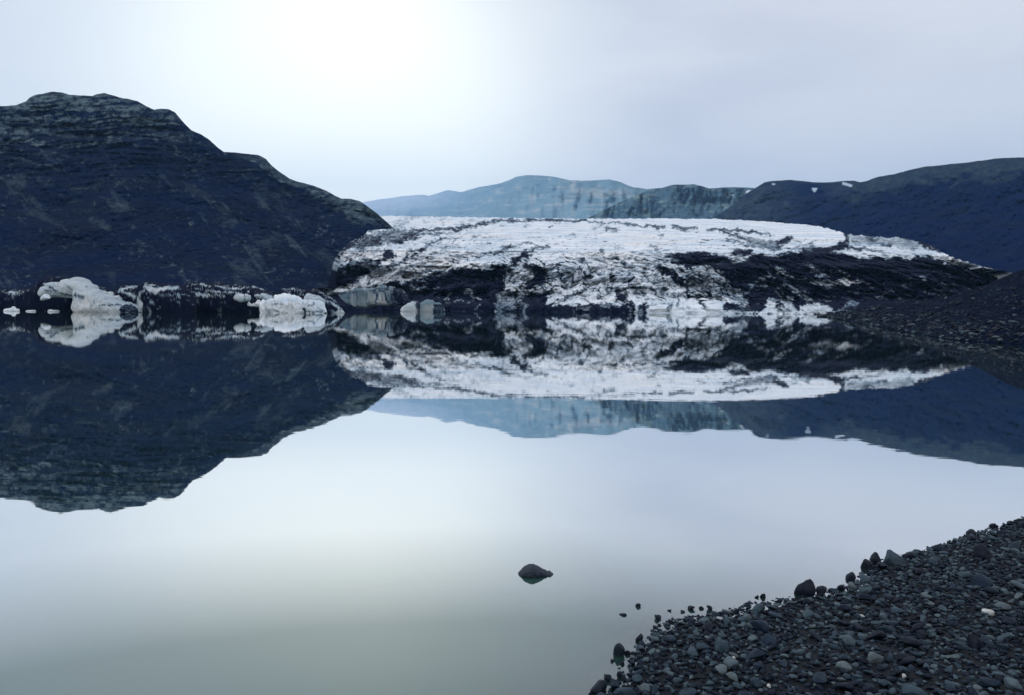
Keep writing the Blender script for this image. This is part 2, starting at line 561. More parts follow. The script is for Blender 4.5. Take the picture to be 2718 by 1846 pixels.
def mid_paint(X, Y, T, P):
    band = fbm(vec(X / 60, Y / 8.0, 2.8), 5, 0.6)
    g = smooth(-0.15, 0.45, band) * smooth(0.25, 0.7, T)
    rough = fbn(vec(X / 14, Y / 7, 3.3), 6, 0.72)
    g = np.maximum(g, 0.7 * smooth(0.1, 0.4, band) * smooth(1800, 1830, X))
    g = np.clip(g * (0.4 + 0.6 * smooth(-1, 1, rough)) + 0.09 * rough, 0, 1)
    sn = np.zeros_like(g)
    for c in ((590, 262, 9), (655, 315, 5), (480, 282, 4)):
        q = zm([c[:2]], 1740, 400, .4208)[0]
        sn = np.maximum(sn, cover(X, Y, ('stroke', [(q[0] - 3, q[1]), (q[0] + 3, q[1])], c[2], 2)))
    return {'grass': g, 'snow_mist': sn}


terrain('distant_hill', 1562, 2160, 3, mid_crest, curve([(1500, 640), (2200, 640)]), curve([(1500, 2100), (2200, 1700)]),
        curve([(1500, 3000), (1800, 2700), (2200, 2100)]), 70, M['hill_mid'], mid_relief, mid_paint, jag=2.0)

# right hill
rc = curve([(1860, 600), (1930, 556), (1985, 512), (2008, 498)] + zm([(690, 199), (760, 190), (850, 186), (1000, 200), (1100, 201), (1200, 190), (1250, 190), (1290, 199), (1330, 192), (1400, 166), (1500, 150), (1600, 125),
                                                                     (1700, 101), (1850, 88), (2000, 72), (2060, 62), (2150, 50), (2324, 42), (2700, 10)], 1740, 400, .4208))
rf = curve([(1860, 690), (2500, 800), (2900, 800)])


def right_relief(X, Y, T, P):
    g = fbm(vec(X / 90.0 + Y / 120, Y / 60.0, 2.2), 5, 0.55, True)
    f = fbm(vec(X / 14, Y / 7, 9.0), 4, 0.6)
    return (0.04 * g * np.minimum(1, T * 3) + 0.014 * f) * np.minimum(1, (1 - T) * 5)


def right_paint(X, Y, T, P):
    below = Y - rc(X)
    band = fbm(vec(X / 120, Y / 14.0, 6.8), 5, 0.6)
    g = smooth(60, 25, below + 40 * fbm(vec(X / 60, Y / 25, 3.1), 3)) * smooth(2080, 2300, X) * 0.85
    g = np.maximum(g, smooth(7, 2, below) * 0.8)
    g = np.maximum(g, 0.75 * cover(X, Y, ('stroke', zm([(1860, 235), (1910, 200), (1960, 185)], 1740, 400, .4208), 7, 5)))
    g = np.maximum(g, 0.8 * cover(X, Y, ('stroke', zm([(2080, 195), (2200, 180), (2290, 150)], 1740, 400, .4208), 18, 10)))
    g = np.maximum(g, 0.8 * cover(X, Y, ('poly', zm([(790, 320), (840, 290), (860, 380), (800, 350)], 1740, 400, .4208), 0, 10)))
    g = np.maximum(g, 0.35 * smooth(0.1, 0.5, band))
    g = np.maximum(g, 0.7 * smooth(0.15, 0.45, band) * smooth(2090, 2020, X))
    rough = fbn(vec(X / 16, Y / 8, 3.3), 6, 0.72)
    rake = fbn(vec((X + 2.0 * Y) / 110, (Y + 0.35 * X) / 12, 5.1), 5, 0.66)
    g = g * (0.55 + 0.45 * smooth(-1, 1, rough))
    g = np.maximum(g, smooth(2240, 1960, X + 14 * rough) * (0.62 + 0.16 * rough))
    g = np.maximum(g, 0.30 * smooth(0.8, 2.4, rough)); g = np.maximum(g, 0.24 * smooth(0.5, 2.0, rake))
    sn = np.zeros_like(g)
    for s in (('poly', zm([(985, 236), (1022, 236), (1015, 252), (1004, 265), (992, 255)], 1740, 400, .4208), 0, 1.5),
              ('stroke', zm([(1185, 208), (1205, 213), (1232, 222)], 1740, 400, .4208), 7, 2),
              ('stroke', zm([(738, 212), (750, 213)], 1740, 400, .4208), 4, 2)):
        sn = np.maximum(sn, cover(X, Y, s))
    return {'grass': g, 'snow_mist': sn}


terrain('right_hill', 1862, 2840, 3, rc, rf, curve([(1860, 900), (2200, 560), (2500, 380), (2840, 300)]),
        curve([(1860, 1500), (2100, 1350), (2400, 1150), (2840, 900)]), 130, M['hill_right'], right_relief, right_paint, jag=2.0)

# left hill
lz = lambda pts: zm(pts, 0, 200, 1000 / 2321)
lc = curve([(-140, 300), (-60, 286)] + lz([(0, 188), (50, 190), (100, 185), (165, 158), (180, 140), (215, 122), (260, 115), (320, 99), (380, 108), (430, 122), (500, 125), (570, 128), (600, 115), (640, 108), (690, 122), (740, 138), (800, 148), (850, 162),
                                                  (900, 190), (950, 213), (985, 206), (1040, 210), (1080, 232), (1105, 262), (1140, 300), (1180, 340), (1240, 365), (1290, 398), (1340, 445), (1380, 474), (1440, 476), (1500, 484), (1590, 492),
                                                  (1640, 515), (1670, 552), (1720, 595), (1780, 635), (1840, 660), (1930, 680), (2000, 708), (2060, 742), (2100, 760), (2160, 762), (2215, 775), (2260, 805), (2321, 850)])
                    + [(1012, 578), (1030, 592), (1042, 604), (1050, 640)])
lf = curve([(-140, 800), (700, 780), (880, 776), (1000, 745), (1050, 720)])


def left_relief(X, Y, T, P):
    warp = 26 * fbm(vec(X / 260, Y / 160, 1.1), 3)
    big = fbm(vec(X / 200.0, (Y + warp) / 110.0, 2.2), 4, 0.5, True)
    strata = fbm(vec(X / 170 + Y / 500, (Y + warp + 0.05 * X) / 11.0, 7.7), 4, 0.6)
    fine = fbm(vec(X / 13, Y / 8, 3.0), 4, 0.62)
    st = smooth(560, 330, Y + 0.0 * X)
    return (0.045 * big + 0.034 * strata * (0.1 + 0.9 * st) + 0.012 * fine) * np.minimum(1, (1 - T) * 8) * np.minimum(1, T * 4 + 0.2)


def left_paint(X, Y, T, P):
    below = Y - lc(X)
    warp = 26 * fbm(vec(X / 260, Y / 160, 1.1), 3)
    strata = fbm(vec(X / 210 + Y / 500, (Y + warp + 0.05 * X) / 9.0, 7.7), 5, 0.62)
    up = smooth(150, 60, below + 30 * strata) * smooth(640, 440, X) * smooth(420, 360, Y + 0.1 * X - 30)
    g = up * smooth(-0.35, 0.25, strata) * 0.95
    g = np.maximum(g, smooth(26, 6, below + 10 * strata) * 0.7 * (0.3 + 0.7 * smooth(600, 760, X)))
    # pale ledges
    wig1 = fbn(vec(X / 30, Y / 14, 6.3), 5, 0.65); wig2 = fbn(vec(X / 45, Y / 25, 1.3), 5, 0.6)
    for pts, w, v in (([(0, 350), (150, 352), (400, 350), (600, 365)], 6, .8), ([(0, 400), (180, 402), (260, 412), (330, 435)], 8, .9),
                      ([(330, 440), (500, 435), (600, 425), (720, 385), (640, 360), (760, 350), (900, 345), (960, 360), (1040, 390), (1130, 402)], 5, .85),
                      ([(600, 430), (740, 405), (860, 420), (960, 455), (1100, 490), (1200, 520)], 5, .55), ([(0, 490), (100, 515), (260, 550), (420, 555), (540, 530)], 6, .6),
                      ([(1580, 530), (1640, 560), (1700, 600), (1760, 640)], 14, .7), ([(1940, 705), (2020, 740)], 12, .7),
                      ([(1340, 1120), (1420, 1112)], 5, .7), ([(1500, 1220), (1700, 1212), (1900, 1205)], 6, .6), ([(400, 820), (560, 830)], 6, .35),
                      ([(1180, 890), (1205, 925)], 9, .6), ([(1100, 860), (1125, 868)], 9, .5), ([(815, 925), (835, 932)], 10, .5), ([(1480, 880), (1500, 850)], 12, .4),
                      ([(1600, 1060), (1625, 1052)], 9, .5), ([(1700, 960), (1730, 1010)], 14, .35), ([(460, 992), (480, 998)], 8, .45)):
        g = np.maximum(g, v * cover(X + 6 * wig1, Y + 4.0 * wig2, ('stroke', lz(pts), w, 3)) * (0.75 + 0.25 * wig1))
    rough = fbn(vec(X / 20, Y / 9, 3.3), 6, 0.72)
    g = g * (0.45 + 0.55 * smooth(-0.9, 0.9, rough)) + up * 0.12 * rough
    # mossy flank on the right shoulder
    moss = cover(X + 5 * rough, Y + 5 * rough, ('poly', lz([(1560, 500), (1680, 560), (1840, 670), (2010, 720), (2120, 765), (2240, 790), (2321, 860), (2400, 940), (2200, 930), (2060, 830), (1800, 680), (1620, 570)]), 0, 16))
    g = np.maximum(g, moss * (0.42 + 0.22 * rough))
    # scree, loose blocks and faint level ledges on the dark slope
    scree = fbn(vec(X / 13, Y / 8, 5.5), 5, 0.75)
    patch = smooth(-0.3, 1.4, fbn(vec(X / 150, Y / 60, 8.5), 4, 0.6))
    ledge = fbn(vec(X / 120 + Y / 300, (Y + warp + 0.06 * X) / 7.0, 2.7), 5, 0.7)
    g = np.maximum(g, 0.62 * smooth(0.5, 2.3, scree) * (0.35 + 0.65 * patch))
    # gullies and scree fans running down to the right
    gul = fbn(vec((X - 0.75 * Y) / 26, (Y + 0.5 * X) / 210, 4.7), 5, 0.62)
    fan = fbn(vec((X + 0.2 * Y) / 120, (Y - 0.45 * X) / 50, 9.7), 4, 0.6)
    g = np.maximum(g, 0.36 * smooth(0.3, 1.8, gul) * smooth(-0.8, 1.0, fan) * smooth(40, 120, below))
    g = np.maximum(g, 0.30 * smooth(0.4, 1.6, fan) * (0.6 + 0.4 * smooth(-1, 1, rough)))
    g = np.maximum(g, 0.34 * smooth(0.6, 2.0, ledge) * (0.3 + 0.7 * smooth(-0.5, 1.0, rough)))
    return {'grass': np.clip(g, 0, 1), 'snow_mist': np.zeros_like(g)}


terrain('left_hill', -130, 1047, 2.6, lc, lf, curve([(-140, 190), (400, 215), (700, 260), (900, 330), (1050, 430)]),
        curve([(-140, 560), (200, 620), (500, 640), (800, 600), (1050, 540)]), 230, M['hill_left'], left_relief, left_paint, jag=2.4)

# ------------------------------------------------------------------ the glacier
ZA = lambda p: zm(p, 880, 560, .2582)
ZB = lambda p: zm(p, 1400, 560, .2582)
ZC = lambda p: zm(p, 1950, 560, .3227)
g_top = curve([(812, 770), (850, 765), (872, 760), (884, 700), (895, 674), (919, 648), (957, 632), (985, 605), (1003, 574), (1030, 573)] +
              S_([(960, 491), (1100, 494), (1330, 497), (1500, 496), (1620, 497), (1720, 502), (1830, 510), (1880, 519), (1915, 529), (1930, 534), (2050, 541), (2110, 556), (2160, 585), (2230, 605), (2290, 618), (2330, 640)]))
g_d = curve([(-40, 258), (-16, 262), (0, 264), (60, 276), (110, 293), (150, 330), (172, 380), (190, 440), (210, 560), (222, 690), (232, 820), (300, 1500)])

DARK = [  # (zoom, kind, points, width, value)
    (ZA, 'poly', [(570, 745), (700, 735), (800, 735), (810, 705), (900, 715), (945, 690), (1050, 650), (1130, 605), (1180, 620), (1260, 590), (1400, 585), (1480, 590), (1560, 612), (1700, 565), (1790, 558),
                  (1900, 548), (1870, 580), (1780, 595), (1760, 640), (1780, 720), (1790, 800), (1700, 850), (1700, 960), (1650, 1060), (560, 1060), (560, 800)], 0, 1.0),
    (ZA, 'poly', [(-300, 860), (0, 860), (150, 850), (400, 812), (560, 770), (720, 780), (720, 1080), (-300, 1080)], 0, 0.97),
    (ZA, 'poly', [(-60, 560), (100, 580), (200, 600), (420, 600), (380, 650), (300, 700), (250, 745), (0, 805), (-200, 820)], 0, 0.95),
    (ZA, 'stroke', [(0, 860), (150, 848), (400, 803), (560, 758), (720, 738)], 26, 1.0),
    (ZA, 'stroke', [(60, 430), (120, 412), (300, 372), (540, 345)], 18, .9),
    (ZA, 'poly', [(430, 510), (520, 470), (510, 430), (560, 405), (650, 410), (655, 470), (620, 500), (540, 510), (470, 565), (425, 535)], 0, .9),
    (ZA, 'stroke', [(600, 585), (700, 545), (760, 485), (800, 400), (870, 400), (960, 395)], 22, .85),
    (ZA, 'stroke', [(790, 500), (900, 505)], 16, .6), (ZA, 'stroke', [(820, 440), (880, 460)], 18, .6),
    (ZA, 'stroke', [(890, 645), (1040, 600)], 14, .9), (ZA, 'stroke', [(700, 640), (800, 630)], 14, .6),
    (ZA, 'stroke', [(840, 205), (1050, 192), (1280, 190), (1420, 162), (1560, 130), (1740, 105), (1900, 95), (2030, 100)], 20, .95),
    (ZA, 'stroke', [(1480, 140), (1600, 120)], 28, .95), (ZA, 'stroke', [(1210, 190), (1280, 188)], 30, .9),
    (ZA, 'stroke', [(2030, 98), (2200, 92), (2330, 100)], 16, .85),
    (ZA, 'stroke', [(890, 238), (960, 250), (1050, 244), (1130, 232)], 18, .85),
    (ZA, 'stroke', [(1040, 190), (1060, 240)], 14, .7),
    (ZA, 'stroke', [(1470, 500), (1560, 452), (1700, 432), (1810, 388), (1960, 350)], 15, .85),
    (ZA, 'stroke', [(1790, 385), (1830, 375)], 40, .9), (ZA, 'stroke', [(1745, 350), (1750, 430)], 10, .7),
    (ZA, 'stroke', [(1985, 330), (2060, 328), (2130, 368), (2215, 380)], 16, .95),
    (ZA, 'poly', [(1860, 500), (1960, 412), (2080, 380), (2215, 382), (2060, 402), (2010, 428), (2080, 450), (2040, 478), (1965, 482), (1920, 530), (1880, 560), (1850, 545)], 0, .9),
    (ZA, 'poly', [(1960, 545), (2100, 538), (2180, 575), (2215, 660), (2245, 720), (2200, 765), (2060, 815), (2000, 800), (1990, 740), (2060, 690), (2080, 620), (1990, 590)], 0, .92),
    (ZA, 'poly', [(40, 480), (150, 335), (300, 285), (600, 180), (850, 195), (900, 300), (600, 335), (400, 365), (120, 420)], 0, .66),
    (ZA, 'poly', [(100, 585), (200, 500), (420, 505), (560, 600), (450, 610), (380, 620)], 0, .62),
    (ZA, 'poly', [(1700, 830), (1800, 850), (1900, 830), (2050, 870), (2050, 1040), (1640, 1040)], 0, .62),
    (ZA, 'poly', [(2080, 870), (2180, 855), (2200, 900), (2120, 1060), (1720, 1060), (1850, 960), (2000, 900)], 0, .85),
    (ZA, 'stroke', [(1120, 302), (1260, 290)], 12, .7), (ZA, 'stroke', [(1450, 285), (1470, 268), (1545, 265)], 12, .75), (ZA, 'stroke', [(1265, 515), (1275, 580)], 14, .6),
    (ZA, 'stroke', [(1740, 172), (1750, 174)], 16, .8), (ZA, 'stroke', [(1960, 160), (2020, 158)], 10, .7), (ZA, 'stroke', [(2225, 165), (2260, 155)], 18, .85), (ZA, 'stroke', [(960, 360), (1010, 350)], 20, .6),
    (ZA, 'stroke', [(1600, 290), (1700, 268), (1850, 272)], 6, .45),
    # middle
    (ZB, 'stroke', [(0, 97), (300, 95), (520, 98), (600, 92), (660, 120), (720, 105), (800, 132)], 18, .95), (ZB, 'stroke', [(520, 95), (620, 95)], 26, .95),
    (ZB, 'stroke', [(860, 118), (1000, 128), (1080, 145), (1160, 152)], 18, .95), (ZB, 'stroke', [(1200, 165), (1300, 172), (1420, 172)], 20, .97),
    (ZB, 'stroke', [(1510, 168), (1600, 180), (1740, 190)], 20, .92), (ZB, 'stroke', [(790, 190), (820, 180), (860, 195), (930, 200)], 18, .95), (ZB, 'stroke', [(670, 172), (750, 142)], 9, .6),
    (ZB, 'stroke', [(1580, 205), (1640, 205)], 14, .8),
    (ZB, 'stroke', [(1860, 195), (2000, 188), (2150, 200), (2330, 222)], 22, .95), (ZB, 'stroke', [(1990, 210), (2150, 265), (2240, 290), (2330, 335)], 34, .85), (ZB, 'stroke', [(2050, 292), (2200, 340), (2330, 362)], 14, .9),
    (ZB, 'poly', [(1430, 460), (1560, 440), (1700, 420), (1830, 422), (1960, 445), (2060, 490), (2120, 532), (2200, 522), (2330, 460), (2330, 860), (2200, 860), (2110, 790), (2080, 700), (2000, 660), (1980, 600),
                  (1890, 580), (1700, 560), (1690, 625), (1600, 570), (1480, 535), (1405, 520), (1545, 500), (1470, 480)], 0, 1.0),
    (ZB, 'poly', [(2080, 430), (2120, 402), (2330, 398), (2330, 450), (2200, 470), (2100, 460)], 0, .95),
    (ZB, 'poly', [(1290, 580), (1350, 548), (1420, 570), (1480, 620), (1550, 650), (1625, 720), (1580, 765), (1500, 735), (1440, 665), (1380, 620)], 0, .97),
    (ZB, 'stroke', [(1560, 720), (1620, 760), (1640, 830), (1670, 890)], 34, .92), (ZB, 'stroke', [(1240, 568), (1310, 582)], 12, .8),
    (ZB, 'stroke', [(1100, 485), (1150, 508), (1240, 510)], 22, .97), (ZB, 'stroke', [(1310, 500), (1400, 500)], 26, .5), (ZB, 'stroke', [(850, 480), (930, 500), (1070, 490)], 22, .55), (ZB, 'stroke', [(920, 470), (945, 520)], 24, .85),
    (ZB, 'stroke', [(1000, 535), (1010, 535)], 28, .95), (ZB, 'stroke', [(530, 515), (560, 512)], 26, .95), (ZB, 'stroke', [(540, 425), (544, 425)], 20, .85), (ZB, 'stroke', [(785, 405), (785, 430)], 24, .8),
    (ZB, 'stroke', [(330, 262), (350, 260)], 18, .9), (ZB, 'stroke', [(1360, 240), (1390, 240)], 20, .95), (ZB, 'stroke', [(200, 165), (240, 155)], 18, .9), (ZB, 'stroke', [(410, 245), (500, 243)], 9, .7), (ZB, 'stroke', [(700, 240), (760, 245)], 9, .5),
    (ZB, 'stroke', [(900, 378), (990, 370)], 11, .75), (ZB, 'stroke', [(1220, 358), (1300, 354)], 10, .7), (ZB, 'stroke', [(1180, 405), (1280, 430)], 12, .75), (ZB, 'stroke', [(1260, 372), (1340, 410), (1380, 435)], 12, .8), (ZB, 'stroke', [(1390, 410), (1450, 415)], 16, .8),
    (ZB, 'stroke', [(680, 490), (800, 490)], 12, .6), (ZB, 'stroke', [(650, 486), (656, 486)], 16, .8),
    (ZB, 'stroke', [(305, 570), (315, 620), (330, 680), (375, 745)], 26, .9), (ZB, 'stroke', [(398, 700), (415, 735)], 16, .85), (ZB, 'stroke', [(450, 730), (520, 688)], 9, .7), (ZB, 'stroke', [(240, 720), (300, 680), (320, 650)], 16, .8),
    (ZB, 'stroke', [(490, 560), (500, 640)], 10, .6), (ZB, 'stroke', [(590, 650), (600, 760)], 34, .38), (ZB, 'stroke', [(640, 665), (670, 685)], 30, .85), (ZB, 'stroke', [(635, 720), (645, 760)], 16, .85),
    (ZB, 'stroke', [(855, 660), (880, 660)], 22, .9), (ZB, 'stroke', [(870, 590), (880, 600)], 16, .7), (ZB, 'stroke', [(1185, 690), (1145, 770)], 12, .85), (ZB, 'stroke', [(1190, 590), (1195, 620)], 12, .6), (ZB, 'stroke', [(1050, 620), (1020, 660), (980, 665)], 9, .6),
    (ZB, 'stroke', [(1300, 660), (1320, 710)], 10, .7), (ZB, 'stroke', [(1340, 660), (1360, 715)], 10, .7), (ZB, 'stroke', [(1390, 690), (1410, 705)], 16, .6), (ZB, 'stroke', [(1350, 805), (1380, 830)], 24, .55), (ZB, 'stroke', [(1410, 835), (1435, 860)], 14, .8),
    (ZB, 'stroke', [(1030, 775), (1065, 745)], 22, .8), (ZB, 'stroke', [(930, 780), (980, 810)], 20, .7), (ZB, 'stroke', [(1110, 780), (1120, 830), (1180, 870), (1200, 850)], 14, .8), (ZB, 'stroke', [(1160, 790), (1185, 790)], 24, .75),
    (ZB, 'stroke', [(845, 780), (880, 832)], 20, .9), (ZB, 'poly', [(895, 835), (1010, 890), (1080, 970), (930, 930), (880, 940)], 0, .9), (ZB, 'stroke', [(895, 835), (1000, 885), (1075, 965)], 20, .9),
    (ZB, 'stroke', [(330, 960), (400, 890), (500, 848), (600, 800)], 16, .9), (ZB, 'stroke', [(720, 900), (850, 858)], 14, .75), (ZB, 'stroke', [(715, 860), (718, 900)], 14, .6),
    (ZB, 'poly', [(-10, 885), (60, 855), (160, 855), (250, 785), (240, 830), (190, 890), (170, 960), (500, 968), (600, 960), (835, 962), (850, 1070), (-10, 1070)], 0, .97),
    (ZB, 'poly', [(840, 955), (1000, 970), (1085, 960), (1095, 1070), (840, 1070)], 0, .97), (ZB, 'poly', [(1130, 965), (1240, 930), (1240, 1070), (1110, 1070)], 0, .97),
    (ZB, 'poly', [(1600, 720), (1690, 590), (1880, 600), (2080, 700), (2110, 790), (1990, 900), (1700, 910)], 0, .40),
    (ZB, 'stroke', [(1545, 860), (1532, 965)], 20, .9), (ZB, 'poly', [(1755, 920), (1800, 925), (1890, 985), (1870, 1015), (1810, 990)], 0, .97), (ZB, 'poly', [(2000, 985), (2040, 940), (2130, 950), (2200, 1015), (2000, 1015)], 0, .97),
    (ZB, 'stroke', [(1790, 700), (1830, 820)], 16, .8), (ZB, 'stroke', [(1860, 820), (1870, 730), (1940, 690), (2005, 770), (2010, 860)], 16, .8), (ZB, 'stroke', [(1690, 730), (1730, 685), (1790, 720)], 26, .8), (ZB, 'stroke', [(1760, 900), (1860, 870), (1990, 910)], 16, .75),
    (ZB, 'stroke', [(2010, 880), (2060, 850), (2100, 870)], 22, .85), (ZB, 'stroke', [(2120, 890), (2250, 930), (2330, 900)], 26, .9),
    (ZB, 'stroke', [(1250, 965), (1430, 955)], 14, .55), (ZB, 'stroke', [(1450, 970), (1450, 1030)], 30, .7), (ZB, 'stroke', [(1530, 1000), (1640, 1000)], 40, .38),
    # right
    (ZC, 'poly', [(0, 435), (100, 402), (240, 352), (330, 382), (400, 352), (500, 342), (600, 312), (780, 290), (860, 268), (960, 283), (1110, 318), (1180, 345), (1060, 330), (900, 312), (815, 335), (905, 345), (980, 372), (1050, 392), (1200, 385),
                  (1400, 392), (1480, 385), (1500, 365), (1565, 358), (1620, 392), (1680, 410), (1800, 440), (1960, 462), (2100, 476), (2240, 470), (2240, 940), (330, 940), (120, 900), (60, 700), (60, 560)], 0, 1.0),
    (ZC, 'poly', [(-20, 880), (60, 700), (330, 700), (360, 940), (-20, 940)], 0, .7),
    (ZC, 'poly', [(895, 185), (960, 190), (930, 225), (940, 265), (880, 285), (780, 300), (860, 262), (900, 240)], 0, .92),
    (ZC, 'poly', [(940, 190), (1450, 200), (1560, 240), (1500, 330), (1300, 300), (960, 270)], 0, .40),
    (ZC, 'stroke', [(1090, 225), (1180, 235)], 22, .8), (ZC, 'stroke', [(1245, 285), (1290, 285)], 22, .95), (ZC, 'stroke', [(1390, 225), (1480, 240)], 18, .85), (ZC, 'stroke', [(1080, 318), (1200, 335)], 8, .8), (ZC, 'stroke', [(1430, 310), (1480, 315)], 18, .7),
    (ZC, 'poly', [(1440, 195), (1700, 220), (1760, 260), (2240, 440), (2240, 480), (1960, 420), (1820, 370), (1640, 335), (1520, 290), (1500, 240)], 0, .93),
    (ZC, 'stroke', [(1180, 345), (1250, 365), (1300, 385)], 20, .5), (ZC, 'stroke', [(1720, 385), (1760, 400)], 16, .6), (ZC, 'stroke', [(1830, 410), (1870, 415)], 16, .6),
    (ZC, 'stroke', [(0, 160), (130, 175), (290, 205)], 12, .95), (ZC, 'poly', [(60, 215), (200, 230), (340, 250), (430, 220), (470, 235), (440, 265), (380, 320), (300, 330), (180, 290), (90, 250)], 0, .72), (ZC, 'stroke', [(400, 240), (460, 225)], 26, .95),
    (ZC, 'stroke', [(380, 260), (390, 320)], 26, .9), (ZC, 'stroke', [(440, 315), (560, 305), (640, 295)], 14, .9), (ZC, 'stroke', [(560, 278), (650, 268)], 10, .7), (ZC, 'stroke', [(480, 260), (540, 270)], 12, .5),
]
